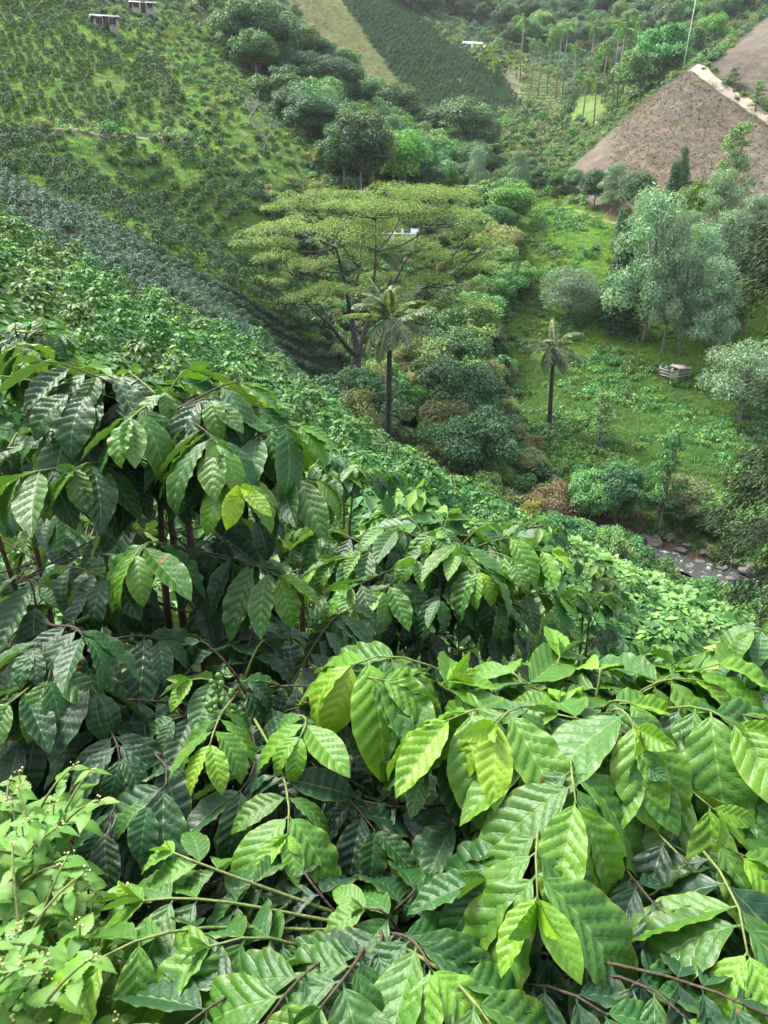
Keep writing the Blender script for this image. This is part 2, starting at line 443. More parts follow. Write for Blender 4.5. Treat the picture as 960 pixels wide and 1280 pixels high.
# ------------------------------------------------------------------ land-cover zones, drawn over the ground that shows there
Z = {
 'spur':   ([(-400, 240), (0, 285), (130, 355), (330, 450), (520, 555), (640, 628), (700, 650), (860, 735), (1000, 810), (1400, 1000), (1400, 1500), (-400, 1500)], 4, 52),
 'blue':   ([(-400, 160), (0, 215), (120, 265), (230, 330), (330, 385), (405, 410), (432, 440), (440, 520), (440, 552), (330, 450), (130, 355), (0, 285), (-400, 240)], 36, 92),
 'lower':  ([(-300, 140), (0, 164), (240, 182), (300, 215), (352, 240), (330, 300), (400, 405), (400, 430), (330, 385), (230, 330), (120, 265), (0, 215), (-400, 160)], 66, 125),
 'upper':  ([(-300, -200), (60, -60), (130, 40), (210, 90), (245, 165), (0, 158), (-300, 136)], 80, 180),
 'hillr':  ([(130, 38), (190, 10), (290, 45), (350, 130), (430, 205), (345, 235), (245, 175), (210, 90)], 95, 220),
 'tan':    ([(340, -30), (405, -30), (520, 135), (500, 168), (440, 110)], 150, 420),
 'farcof': ([(405, -30), (470, -30), (560, 55), (620, 85), (650, 130), (560, 160), (520, 135)], 170, 420),
 'garden': ([(615, 90), (650, 80), (715, 105), (695, 140), (640, 125)], 180, 360),
 'lawn':   ([(722, 122), (752, 116), (762, 146), (738, 160), (712, 148)], 180, 330),
 'meadow': ([(600, 240), (700, 250), (790, 285), (850, 300), (1000, 300), (1200, 420), (1200, 700), (960, 700), (820, 690), (690, 640), (640, 560), (640, 440)], 58, 160),
 'meadow_low': ([(640, 430), (760, 430), (830, 455), (1000, 480), (1200, 520), (1200, 700), (960, 700), (820, 690), (690, 640), (640, 560)], 56, 98),
 'brown':  ([(712, 212), (800, 130), (862, 86), (900, 112), (960, 155), (1150, 250), (1150, 300), (960, 300), (850, 305), (775, 285), (728, 245)], 112, 200),
 'brown2': ([(888, 82), (960, 22), (1200, -120), (1200, 190), (960, 125), (915, 105)], 150, 300),
}
def zone_mask(name, u, v, y):
    poly, a, b = Z[name]
    return in_poly(u, v, poly) & (y >= a) & (y <= b)
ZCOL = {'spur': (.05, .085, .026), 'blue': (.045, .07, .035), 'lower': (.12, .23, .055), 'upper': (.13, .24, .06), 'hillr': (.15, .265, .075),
        'tan': (.2, .21, .105), 'farcof': (.07, .13, .05), 'garden': (.2, .2, .11), 'lawn': (.15, .25, .06), 'meadow': (.14, .26, .045),
        'brown': (.18, .152, .122), 'brown2': (.165, .14, .112), 'meadow_low': (.08, .155, .035)}
# ground sheet
def axis(lo, hi, s0, k):
    pos = [0.0]
    while pos[-1] < hi: pos.append(pos[-1] + s0 + k * abs(pos[-1]))
    neg = [0.0]
    while neg[-1] > lo: neg.append(neg[-1] - s0 - k * abs(neg[-1]))
    return np.array(neg[:0:-1] + pos)
gx, gy = axis(-330, 360, .35, .018), axis(-9, 560, .3, .0105)
GX, GY = np.meshgrid(gx, gy)
GZ = ground(GX, GY)
nx, ny = len(gx), len(gy)
GV = np.stack([GX.ravel(), GY.ravel(), GZ.ravel()], 1)
ii = (np.arange(ny - 1)[:, None] * nx + np.arange(nx - 1)[None]).ravel()
GF = np.stack([ii, ii + 1, ii + nx + 1, ii + nx], 1)
gu, gv, gd = project(GV)
zc = np.tile(np.array([.055, .095, .03]), (len(GV), 1))
near = GV[:, 1] < 4; zc[near] = (.05, .045, .028)
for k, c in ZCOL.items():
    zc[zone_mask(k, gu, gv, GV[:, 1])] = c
sd, _ = seg_dist(GV[:, 0], GV[:, 1], stream)
zc[sd < 4.2] = (.13, .095, .06)
def ground_mat():
    m, nt, out = new_mat('ground_cover')
    at = nd(nt, 'ShaderNodeAttribute', attribute_name='zone'); tc = nd(nt, 'ShaderNodeTexCoord')
    o = tc.outputs['Object']
    n1 = noise(nt, .35, 6, .65, o); n2 = noise(nt, 2.2, 6, .7, o); n3 = noise(nt, .06, 3, .5, o)
    col = mixc(nt, mathn(nt, 'MULTIPLY', mathn(nt, 'SUBTRACT', n1, .32), 2.2, True), mixc(nt, 1.0, at.outputs['Color'], (.55, .6, .6), 'MULTIPLY'), mixc(nt, 1.0, at.outputs['Color'], (1.35, 1.25, 1.1), 'MULTIPLY'))
    col = mixc(nt, mathn(nt, 'MULTIPLY', mathn(nt, 'SUBTRACT', n2, .4), 3.0, True), mixc(nt, 1.0, col, (.62, .66, .66), 'MULTIPLY'), col)
    col = mixc(nt, mathn(nt, 'MULTIPLY', mathn(nt, 'SUBTRACT', n3, .45), 3.0, True), col, mixc(nt, 1.0, col, (1.1, .97, .88), 'MULTIPLY'))
    p = nd(nt, 'ShaderNodeBsdfPrincipled'); p.inputs['Roughness'].default_value = .95; p.inputs['Specular IOR Level'].default_value = .15
    nt.links.new(col, p.inputs['Base Color'])
    b = nd(nt, 'ShaderNodeBump'); b.inputs['Strength'].default_value = .8; b.inputs['Distance'].default_value = .35
    nt.links.new(noise(nt, 1.4, 7, .7, o), b.inputs['Height']); nt.links.new(b.outputs[0], p.inputs['Normal'])
    nt.links.new(p.outputs[0], out.inputs['Surface'])
    return m
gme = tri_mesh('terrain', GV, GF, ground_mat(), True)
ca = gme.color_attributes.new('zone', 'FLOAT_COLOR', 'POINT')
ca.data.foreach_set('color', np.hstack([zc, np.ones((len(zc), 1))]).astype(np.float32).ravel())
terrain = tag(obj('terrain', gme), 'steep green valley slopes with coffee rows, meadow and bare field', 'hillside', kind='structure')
# ------------------------------------------------------------------ scatter of uncountable cover (geometry nodes, stuff only)
def scatter(name, label, cat, pts, rots, scls, variants, idx):
    src = bpy.data.collections.new(name + '_sources')
    for i, me in enumerate(variants):
        so = bpy.data.objects.new('%s_source_%02d' % (name, i), me); src.objects.link(so)
    me = bpy.data.meshes.new(name)
    n = len(pts)
    me.vertices.add(n); me.vertices.foreach_set('co', np.ascontiguousarray(pts, np.float32).ravel())
    a = me.attributes.new('rot', 'FLOAT_VECTOR', 'POINT'); a.data.foreach_set('vector', np.ascontiguousarray(rots, np.float32).ravel())
    a = me.attributes.new('scl', 'FLOAT_VECTOR', 'POINT'); a.data.foreach_set('vector', np.ascontiguousarray(scls, np.float32).ravel())
    a = me.attributes.new('idx', 'INT', 'POINT'); a.data.foreach_set('value', np.ascontiguousarray(idx, np.int32))
    o = obj(name, me); tag(o, label, cat, kind='stuff')
    ng = bpy.data.node_groups.new(name, 'GeometryNodeTree')
    ng.interface.new_socket('Geometry', in_out='INPUT', socket_type='NodeSocketGeometry')
    ng.interface.new_socket('Geometry', in_out='OUTPUT', socket_type='NodeSocketGeometry')
    gi = ng.nodes.new('NodeGroupInput'); go = ng.nodes.new('NodeGroupOutput')
    ip = ng.nodes.new('GeometryNodeInstanceOnPoints'); ci = ng.nodes.new('GeometryNodeCollectionInfo')
    ci.inputs['Collection'].default_value = src
    ci.inputs['Separate Children'].default_value = True; ci.inputs['Reset Children'].default_value = True
    def attr(nm, ty):
        q = ng.nodes.new('GeometryNodeInputNamedAttribute'); q.data_type = ty; q.inputs[0].default_value = nm
        return [s for s in q.outputs if s.enabled][0]
    ng.links.new(gi.outputs[0], ip.inputs['Points']); ng.links.new(ci.outputs[0], ip.inputs['Instance'])
    ip.inputs['Pick Instance'].default_value = True
    ng.links.new(attr('idx', 'INT'), ip.inputs['Instance Index'])
    e2r = ng.nodes.new('FunctionNodeEulerToRotation'); ng.links.new(attr('rot', 'FLOAT_VECTOR'), e2r.inputs[0])
    ng.links.new(e2r.outputs[0], ip.inputs['Rotation'])
    ng.links.new(attr('scl', 'FLOAT_VECTOR'), ip.inputs['Scale'])
    ng.links.new(ip.outputs[0], go.inputs[0])
    o.modifiers.new('scatter', 'NODES').node_group = ng
    return o
M['soil_path'] = solid_mat('soil_path', (.16, .12, .075), (.27, .21, .13), 1.0, .95, .4)
# ------------------------------------------------------------------ road, field path, stream
def drape(name, pts_px, width, mat, label, cat, lift=.06, step=1.2):
    P = [hit(u, v) for u, v in pts_px]
    line = [P[0]]
    for a, b in zip(P, P[1:]):
        k = max(1, int((b - a).length / step))
        line += [a.lerp(b, (i + 1) / k) for i in range(k)]
    xy = np.array([(p.x, p.y) for p in line])
    for _ in range(6): xy[1:-1] = (xy[:-2] + 2 * xy[1:-1] + xy[2:]) / 4
    T = np.gradient(xy, axis=0); T /= np.linalg.norm(T, axis=1)[:, None]
    Nn = np.stack([-T[:, 1], T[:, 0]], 1)
    m = 6; V = []
    for j in range(m + 1):
        f = (j / m - .5) * width * (1 + .08 * np.sin(np.arange(len(xy)) * .35 + j * .2))
        q = xy + Nn * f[:, None]
        V.append(np.column_stack([q, ground(q[:, 0], q[:, 1]) + lift + (.06 if 0 < j < m else -.05)]))
    V = np.stack(V, 1).reshape(-1, 3); k = m + 1
    i0 = (np.arange(len(xy) - 1)[:, None] * k + np.arange(m)[None]).ravel()
    return tag(obj(name, tri_mesh(name, V, np.stack([i0, i0 + 1, i0 + k + 1, i0 + k], 1), mat, True)), label, cat, kind='structure')
drape('road', [(866, 87), (874, 93), (888, 104), (905, 119), (930, 136), (962, 152), (1010, 172), (1080, 200)], 1.9, M['road'], 'pale dirt road climbing over the bare brown field', 'road', .1)
drape('footpath', [(60, 164), (110, 168), (170, 171), (240, 178), (262, 190)], .8, M['soil_path'], 'tan footpath crossing between the two coffee plots', 'path', .03)
drape('footpath', [(690, 262), (730, 268), (770, 282), (800, 296)], 1.0, M['soil_path'], 'narrow track along the top of the bright meadow', 'path', .12)
def water_mat():
    m, nt, out = new_mat('stream_water')
    tc = nd(nt, 'ShaderNodeTexCoord'); o = tc.outputs['Object']
    p = nd(nt, 'ShaderNodeBsdfPrincipled')
    f = noise(nt, 1.5, 6, .7, o)
    foam = mathn(nt, 'MULTIPLY', mathn(nt, 'SUBTRACT', f, .555), 8.0, True)
    nt.links.new(mixc(nt, foam, (.05, .055, .045), (.72, .74, .74)), p.inputs['Base Color'])
    nt.links.new(mathn(nt, 'ADD', mathn(nt, 'MULTIPLY', foam, .6), .08), p.inputs['Roughness'])
    b = nd(nt, 'ShaderNodeBump'); b.inputs['Strength'].default_value = .7; b.inputs['Distance'].default_value = .2
    nt.links.new(f, b.inputs['Height']); nt.links.new(b.outputs[0], p.inputs['Normal'])
    nt.links.new(p.outputs[0], out.inputs['Surface'])
    return m
def make_stream():
    line = []
    for a, b in zip(stream[:-1], stream[1:]):
        k = int(np.linalg.norm(b - a) / .6)
        line += [a + (b - a) * i / k for i in range(k)]
    L = np.array(line)
    for _ in range(20): L[1:-1] = (L[:-2] + 2 * L[1:-1] + L[2:]) / 4
    T = np.gradient(L[:, :2], axis=0); T /= np.linalg.norm(T, axis=1)[:, None]; Nn = np.stack([-T[:, 1], T[:, 0]], 1)
    m = 8; V = []
    for j in range(m + 1):
        f = (j / m - .5) * 3.1 * (1 + .2 * np.sin(np.arange(len(L)) * .35))
        q = L[:, :2] + Nn * f[:, None]
        V.append(np.column_stack([q, L[:, 2] + EYE.z - .35 + .06 * np.sin(np.arange(len(L)) * 1.9 + j * 1.3)]))
    V = np.stack(V, 1).reshape(-1, 3); k = m + 1
    i0 = (np.arange(len(L) - 1)[:, None] * k + np.arange(m)[None]).ravel()
    tag(obj('stream', tri_mesh('stream', V, np.stack([i0, i0 + 1, i0 + k + 1, i0 + k], 1), water_mat(), True)), 'shallow white-water stream in the ravine bottom', 'stream', kind='structure')
make_stream()

# ------------------------------------------------------------------ species
def trunk_parts(h, r0, limbs, sway=.3, sides=7, base=-.6):
    n = 8
    a = random.uniform(0, 6.28)
    pts = [(sway * math.sin(a + t * 2.2) * t * h * .1, sway * math.cos(a + t * 1.7) * t * h * .1, base + (h - base) * t) for t in np.linspace(0, 1, n)]
    parts = [tube(pts, r0 * (1 - .75 * np.linspace(0, 1, n)) * np.concatenate([[1.35], np.ones(n - 1)]), sides)]
    for (x, y, z) in limbs:
        k = min(n - 2, max(2, int((z * .62 / h) * n))); s = pts[k]
        mid = ((s[0] + x) / 2, (s[1] + y) / 2, s[2] + (z - s[2]) * .35)
        parts.append(tube([s, mid, (x, y, z)], [r0 * .42, r0 * .28, r0 * .1], 5))
    return merge(parts)
def broad(seed, h, w, nl, mat, L=.34, W=.22, dens=26, low=.28, T=T_RHOMB, flat=.8, zlo=-.55):
    random.seed(seed)
    lobes = []
    cz = h * (low + 1) / 2; hz = h * (1 - low) / 2
    nl = int(nl * 2.1)
    for i in range(nl):
        a = i * 2.4 + random.uniform(-.6, .6); zz = random.uniform(-.85, .95)
        rr = math.sqrt(max(0, 1 - zz * zz)) * random.uniform(.5, 1.0)
        rad = random.uniform(.10, .23) * w * (.8 if zz > .5 else 1)
        lobes.append((math.cos(a) * rr * w / 2, math.sin(a) * rr * w / 2, cz + zz * hz * .78, rad, rad, rad * flat))
    lobes.append((0, 0, cz, w * .26, w * .26, hz * .6))
    tr = trunk_parts(h * .72, .018 * h + .06, [(l[0] * .8, l[1] * .8, l[2]) for l in lobes[:-1:2]])
    return tri_mesh('trunk', *tr, M['bark_grey'], True), tri_mesh('crown', *lobe_leaves(lobes, dens, L, W, T, zlo=zlo), mat), h, w
def euc(seed, h, w, mat, nl=26, L=.4, W=.12, dens=22, low=.25):
    random.seed(seed); lobes = []
    for i in range(nl):
        t = (i + random.random()) / nl; zz = h * (low + (1 - low) * t * .95)
        spread = w / 2 * (1 - .7 * t ** 2) * random.uniform(.35, 1)
        a = i * 2.4 + random.uniform(-.5, .5); rad = w * random.uniform(.13, .22)
        lobes.append((math.cos(a) * spread, math.sin(a) * spread, zz, rad, rad, rad * .85))
    tr = trunk_parts(h * .93, .011 * h + .04, [(l[0] * .8, l[1] * .8, l[2]) for l in lobes], .5)
    return tri_mesh('trunk', *tr, M['bark_grey'], True), tri_mesh('crown', *lobe_leaves(lobes, dens, L, W, T_RHOMB, -.8, .9, .25, .35), mat), h, w
def mound(seed, h, w, mat, nl=14, L=.22, W=.15, dens=45, T=T_RHOMB):
    random.seed(seed); lobes = []
    for i in range(nl):
        a = i * 2.4 + random.uniform(-.4, .4); rr = w / 2 * random.uniform(.2, .85); rad = w * random.uniform(.12, .22)
        lobes.append((math.cos(a) * rr, math.sin(a) * rr, h * random.uniform(.3, .8) * (1 - .4 * (2 * rr / w) ** 2), rad, rad, rad * .85))
    tr = merge([tube([(0, 0, -.4), (l[0] * .4, l[1] * .4, l[2] * .5), (l[0], l[1], l[2])], [.05 + .012 * h, .04, .015], 5) for l in lobes])
    return tri_mesh('stem', *tr, M['twig'], True), tri_mesh('crown', *lobe_leaves(lobes, dens, L, W, T, -.6), mat), h, w
def column(seed, h, w, mat, L=.26, W=.12, dens=40):
    random.seed(seed); lobes = []
    for i in range(16):
        t = (i + random.random()) / 16; rad = w * .32 * (1 - .75 * t) + .12 * w; a = i * 2.4
        lobes.append((math.cos(a) * w * .2 * (1 - t), math.sin(a) * w * .2 * (1 - t), h * (.1 + .86 * t), rad, rad, rad * 1.3))
    return tri_mesh('trunk', *trunk_parts(h * .9, .05 + .01 * h, [], .1), M['bark_grey'], True), tri_mesh('crown', *lobe_leaves(lobes, dens, L, W, T_RHOMB, -.8, .1, .2), mat), h, w
SPEC = {
 'dark': [broad(100 + i, 10, 8.5, 15 + i, M['tree_dark'], dens=22) for i in range(4)],
 'mid': [broad(110 + i, 9, 7.5, 13 + i, M['tree_mid'], dens=22) for i in range(4)],
 'light': [broad(120 + i, 7, 6, 12 + i, M['tree_light'], dens=24, L=.3, W=.2) for i in range(3)],
 'big': [broad(130 + i, 15, 14, 26, M['tree_dark'], dens=20, L=.42, W=.3, low=.2) for i in range(2)],
 'grey': [euc(140 + i, 16, 7, M['tree_grey']) for i in range(4)],
 'greyround': [broad(150 + i, 10, 9, 20, M['tree_grey'], dens=13, L=.36, W=.12, low=.2) for i in range(2)],
 'slim': [euc(160 + i, 12, 3.2, M['tree_mid'], 16, .34, .13, 34, .2) for i in range(3)],
 'column': [column(170 + i, 8, 2.6, M['tree_dark']) for i in range(2)],
 'scrub': [broad(180 + i, 6, 5.6, 13, M['scrub'], dens=32, L=.26, W=.15, low=.12) for i in range(4)],
 'lush': [broad(185 + i, 5.5, 5.2, 12, M['tree_mid'], dens=26, L=.36, W=.27, low=.08, T=T_ROUND) for i in range(3)],
 'mound': [mound(190 + i, 2.6, 3.4, M['tree_mid']) for i in range(4)],
 'moundlight': [mound(195 + i, 2.4, 3.2, M['tree_light']) for i in range(3)],
 'moundbrown': [mound(200 + i, 2.8, 3.4, M['scrub_brown'], L=.22, W=.1, dens=40) for i in range(2)],
 'pink': [mound(210, 3.6, 4.4, M['pink'], 13, .24, .12, 42)],
 'yellow': [mound(212, 2.4, 2.2, M['yellow'], 8, .18, .1, 60)],
}
LAND = [('the umbrella-crowned tree', (437, 500)), ('the very large domed tree', (325, 92)), ('the tan field', (430, 110)), ('the leafless grey tree', (330, 196)), ('the palm with spear leaves', (485, 566)), ('the meadow palm', (686, 535)), ('the farmhouse', (592, 66)),
        ('the palm grove', (690, 120)), ('the bright lawn', (735, 150)), ('the utility pole', (853, 92)), ('the pinkish bush', (692, 655)), ('the rapids', (850, 700)), ('the far coffee plot', (560, 140)), ('the corner of the bare field', (720, 215)), ('the white-roofed building', (505, 306)), ('the bright upper meadow', (680, 290)), ('the domed tree by the tan field', (412, 150))]
LAND = [(nm, hit(u, v, 30)) for nm, (u, v) in LAND]
def by_land(p):
    return min(LAND, key=lambda q: (q[1].x - p[0]) ** 2 + (q[1].y - p[1]) ** 2)[0]
TREES = []
def plant(kind, p, h, w, label, cat, group=None, name='tree', lean=0.0, var=None):
    sp = SPEC[kind]; tr, cr, h0, w0 = sp[var % len(sp) if var is not None else random.randrange(len(sp))]
    if group:
        big = h / h0 * random.uniform(.9, 1.1)
        label = ('tall ' if big > 1.12 else 'low ' if big < .8 else '') + re.sub('^(low|tall) ', '', label) + ', nearest ' + by_land(p)
    e = thing(name, label, cat, p, group, random.uniform(0, 6.28), (w / w0, w / w0, h / h0))
    e.rotation_euler[0] = lean
    obj(tr.name.split('.')[0], tr, None, e); obj('crown', cr, None, e)
    return e
def spread(poly, y0, y1, step, jit=.45, extra=None):
    """places on the ground inside a drawn outline, about step metres apart"""
    us = [q[0] for q in poly]
    xs, ys = [], []
    yy = np.arange(y0, y1, step)
    for k, y in enumerate(yy):
        x0, x1 = (min(us) - 480) / 963 * y * 1.25 - 5, (max(us) - 480) / 963 * y * 1.25 + 5
        x = np.arange(min(x0, x1), max(x0, x1), step) + (k % 2) * step * .5
        xs.append(x); ys.append(np.full(len(x), y))
    x = np.concatenate(xs); y = np.concatenate(ys)
    x = x + rng.uniform(-jit, jit, len(x)) * step; y = y + rng.uniform(-jit, jit, len(y)) * step
    z = ground(x, y); P = np.stack([x, y, z], 1)
    u, v, d = project(P)
    m = in_poly(u, v, poly) & (y > y0) & (y < y1)
    # keep only ground that faces or nearly faces this outline: drop what lies behind a nearer hit
    return P[m]
random.seed(31)
# ---- belt of trees behind the umbrella-crowned tree
F1 = [(440, 150), (500, 165), (590, 180), (640, 208), (720, 222), (725, 245), (650, 250), (600, 275), (500, 250), (400, 240), (380, 200)]
for p in spread(F1, 112, 205, 6.6):
    k = random.choices(['dark', 'mid', 'light', 'grey'], [5, 4, 1, .6])[0]
    h = random.uniform(7.5, 12) if k != 'grey' else 12
    if project([p])[0][0] > 600: h = random.uniform(3.5, 5.5) if k != 'grey' else 9
    plant(k, Vector(p), h, h * random.uniform(.75, .95) if k != 'grey' else 5,
          {'dark': 'dark round-crowned tree in the wooded belt', 'mid': 'mid green tree in the wooded belt',
           'light': 'pale green tree in the wooded belt', 'grey': 'slim grey tree in the wooded belt'}[k], 'tree', 'trees of the belt behind the umbrella tree, ' + k)
# ---- strip of trees climbing the left hill beside the tan field
F2 = [(290, 60), (330, 25), (372, 60), (430, 95), (470, 135), (460, 215), (395, 215), (335, 130)]
for p in spread(F2, 118, 240, 6.8):
    k = random.choices(['dark', 'mid'], [3, 2])[0]; h = random.uniform(6, 9.5)
    plant(k, Vector(p), h, h * .95, 'dark tree in the wooded strip' if k == 'dark' else 'mid green tree in the wooded strip', 'tree', 'trees of the wooded strip, ' + k)
plant('big', hit(325, 92), 14, 15, 'very large dark domed tree at the upper end of the wooded strip', 'tree', var=0)
plant('big', hit(412, 150), 12, 12, 'large dark domed tree beside the lower end of the tan field', 'tree', var=1)
plant('big', hit(575, 205), 14, 15, 'large dark domed tree where the wooded belt meets the far coffee plot', 'tree', var=1)
# ---- far valley woods
F3 = [(560, -20), (980, -40), (960, 10), (880, 65), (850, 95), (800, 150), (770, 175), (765, 110), (725, 100), (640, 72), (560, 45)]
far = spread(F3, 195, 300, 10.5)
for p in far:
    k = random.choices(['dark', 'mid', 'light', 'grey'], [5, 4, 1, 1])[0]; h = random.uniform(8, 13)
    plant(k, Vector(p), h, h * (.9 if k != 'grey' else .45), {'dark': 'dark tree in the far valley', 'mid': 'mid green tree in the far valley',
          'light': 'pale green tree in the far valley', 'grey': 'thin grey green tree in the far valley'}[k], 'tree', 'far valley trees, ' + k)
def cover(name, label, cat, polys, density_step, variants, smin, smax, lean=.2, keep=None, sink=0.0):
    Ps = [spread(poly, a, b, density_step, .5) for poly, a, b in polys]
    P = np.vstack(Ps)
    if keep is not None: P = P[keep(P)]
    n = len(P); P[:, 2] -= sink
    rot = np.stack([rng.uniform(-lean, lean, n), rng.uniform(-lean, lean, n), rng.uniform(0, 6.28, n)], 1)
    s = rng.uniform(smin, smax, n); scl = np.stack([s, s, s * rng.uniform(.8, 1.2, n)], 1)
    return scatter(name, label, cat, P, rot, scl, variants, rng.integers(0, len(variants), n))
cover('far_woodland', 'far hillside woodland above the valley, trees merging into one mass', 'woodland', [([(430, -60), (1100, -60), (1100, -30), (960, 5), (560, 30), (480, 10)], 300, 540), ([(560, 0), (960, -20), (880, 60), (640, 70)], 300, 420)], 9,
      [s[1] for s in SPEC['dark'][:3] + SPEC['mid'][:3]], .8, 1.3)
# ---- gully bank between the umbrella tree and the palm beside the meadow
F4 = [(440, 560), (455, 470), (500, 420), (570, 405), (640, 430), (645, 520), (665, 560), (690, 612), (640, 640), (600, 620), (540, 590), (480, 570)]
for p in spread(F4, 62, 104, 3.3):
    u = project([p])[0][0]
    k = random.choices(['scrub', 'lush', 'mid', 'mound', 'moundbrown', 'light', 'dark'], [5, 4 if u < 560 else 1.5, 3, 3, 1.5 if 520 < u < 620 else .2, .8, 2.5])[0]
    h = {'scrub': random.uniform(4, 6.5), 'lush': random.uniform(3.5, 5.5), 'mid': random.uniform(5, 7.5), 'mound': 2.8, 'moundbrown': 3, 'light': 5, 'dark': random.uniform(5, 8)}[k]
    if u > 612 and k != 'moundbrown': h = random.uniform(2.0, 3.4)
    lab = {'scrub': 'olive brown bushy tree on the gully bank', 'lush': 'lush large-leaved bush on the gully bank', 'mid': 'mid green bushy tree on the gully bank',
           'mound': 'low rounded bush on the gully bank', 'moundbrown': 'dry brown vine-covered bush on the gully bank', 'light': 'pale green small tree on the gully bank', 'dark': 'dark green bushy tree on the gully bank'}[k]
    plant(k, Vector(p), h, h * random.uniform(.85, 1.1), lab, 'bush' if k in ('mound', 'moundbrown', 'lush') else 'tree', 'gully bank growth, ' + k, 'bush' if k in ('mound', 'moundbrown', 'lush') else 'tree')
F4b = [(590, 280), (640, 250), (650, 330), (640, 430), (560, 400), (600, 340)]
for p in spread(F4b, 95, 145, 4.2):
    k = random.choices(['lush', 'mid', 'scrub', 'light', 'grey'], [3, 3, 3, 1, .5])[0]; h = random.uniform(4, 6.5) if k != 'grey' else 9
    plant(k, Vector(p), h, h if k != 'grey' else 4, {'lush': 'lush large-leaved bush bordering the bright upper meadow', 'mid': 'mid green bushy tree bordering the bright upper meadow', 'scrub': 'olive bushy tree bordering the bright upper meadow',
          'light': 'pale green small tree bordering the bright upper meadow', 'grey': 'slim grey green tree bordering the bright upper meadow'}[k], 'tree' if k != 'lush' else 'bush', 'growth by the upper meadow, ' + k, 'tree' if k != 'lush' else 'bush')
# ---- single trees round the meadow
ONE = [
 ('grey', 802, 432, 18, 9, 'tall grey green tree with the broadest crown in the grove uphill of the pen'), ('column', 770, 420, 13, 5, 'dark narrow tree at the edge of the grey green grove'),
 ('grey', 826, 448, 17, 4.5, 'slender tree with a bare pale trunk in the grove uphill of the pen'), ('grey', 848, 446, 12, 4.5, 'shorter thin grey green tree in the grove uphill of the pen'),
 ('grey', 884, 452, 12, 6.5, 'grey green tree leaning over the wooden pen'), ('light', 908, 440, 9, 6, 'yellowish green tree behind the wooden pen'), ('greyround', 922, 532, 9.5, 9, 'round grey green tree standing alone downhill of the wooden pen'),
 ('grey', 962, 520, 10, 7, 'grey green tree next to the lone round one'), ('grey', 800, 335, 9.5, 6, 'grey green tree at the foot of the bare field, behind the broad-crowned one'), ('greyround', 713, 408, 7.5, 7.5, 'thin grey tree spreading over the upper meadow behind the palm'),
 ('column', 773, 318, 6, 2.4, 'small dark column-shaped tree on the upper meadow'), ('dark', 742, 262, 6, 5.5, 'dark tree at the lower corner of the bare field'), ('grey', 765, 268, 7.5, 5, 'grey tree on the lower edge of the bare field'),
 ('dark', 790, 275, 7, 5, 'second dark tree on the lower edge of the bare field'), ('column', 838, 262, 7, 2.6, 'slim dark tree standing inside the bare field'), ('column', 850, 235, 6, 2.4, 'slim dark tree higher up inside the bare field'),
 ('slim', 905, 285, 14, 5, 'tall loose-crowned tree rising in front of the bare field'), ('light', 868, 300, 8, 5, 'light green tree in front of the bare field'), ('grey', 890, 320, 11, 6, 'grey green tree below the tall loose-crowned one'),
 ('light', 870, 335, 5, 4, 'small light tree below the bare field'), ('grey', 935, 345, 10, 6, 'grey tree towards the end of the bare field'), ('slim', 944, 140, 5, 3, 'light green tree beside the dirt road'), ('slim', 915, 112, 3.2, 2.4, 'small tree on the bend of the dirt road'),
 ('slim', 968, 150, 5, 3, 'mid green tree beside the lower dirt road'),
 ('slim', 822, 668, 9, 3.2, 'slim leaning tree on the stream bank'), ('dark', 768, 655, 5.5, 4, 'dark bushy tree on the stream bank'), ('mid', 795, 662, 4.5, 3, 'mid green small tree on the stream bank'), ('scrub', 850, 655, 4, 4.5, 'brownish bush above the rapids'),
 ('slim', 748, 560, 6, 3.4, 'thin pale sapling below the palm on the meadow'), ('mound', 900, 670, 2.5, 4, 'low rounded bush above the rapids'), ('mound', 700, 672, 2.2, 3, 'low rounded bush below the pinkish one'), ('mid', 735, 660, 5, 4, 'bushy tree next to the pinkish bush'),
 ('grey', 862, 420, 13, 6, 'airy grey green tree between the grove and the bare field'), ('grey', 898, 392, 13, 6.5, 'airy grey green tree at the back of the grove, taller than its neighbours'), ('grey', 930, 420, 12, 6, 'airy grey green tree at the back of the grove near the drooping tree'), ('grey', 858, 350, 9, 5, 'small airy grey tree under the bare field'),
 ('grey', 646, 262, 10, 5, 'tall grey tree at the top corner of the bright meadow'), ('pink', 692, 655, 4.2, 4.6, 'pinkish flowering bush by the stream'), ('yellow', 664, 652, 2.4, 2.2, 'small mustard yellow bush beside the pinkish one'),
]
for i, (k, u, v, h, w, lab) in enumerate(ONE):
    bush = k in ('mound', 'pink', 'yellow') or 'bush ' in lab + ' ' and 'bushy' not in lab
    plant(k, hit(u, v, 50), h, w, lab, 'bush' if bush else 'tree', None, 'bush' if bush else 'tree', var=i)
random.seed(77)
for p in spread([(690, 668), (760, 672), (800, 690), (790, 705), (740, 700)], 44, 58, 2.2):
    plant('mound', Vector(p), random.uniform(1.6, 2.6), random.uniform(2, 3), 'low green bush on the near stream bank below the pinkish bush', 'bush', 'bushes on the near bank', 'bush')
for p in spread([(700, 620), (760, 600), (860, 640), (960, 640), (960, 705), (840, 680), (780, 668), (700, 650)], 55, 72, 3.0):
    plant('mound', Vector(p), random.uniform(1.2, 2.4), random.uniform(2, 3.2), 'low green bush in the thicket lining the stream', 'bush', 'bushes lining the stream', 'bush')
for p in spread([(850, 735), (960, 750), (1100, 800), (1100, 850), (960, 800)], 34, 52, 2.6):
    plant('mound', Vector(p), random.uniform(1.0, 2.0), random.uniform(2, 3), 'low dark bush between the broad-leaved herbs and the stream', 'bush', 'bushes below the herbs', 'bush')

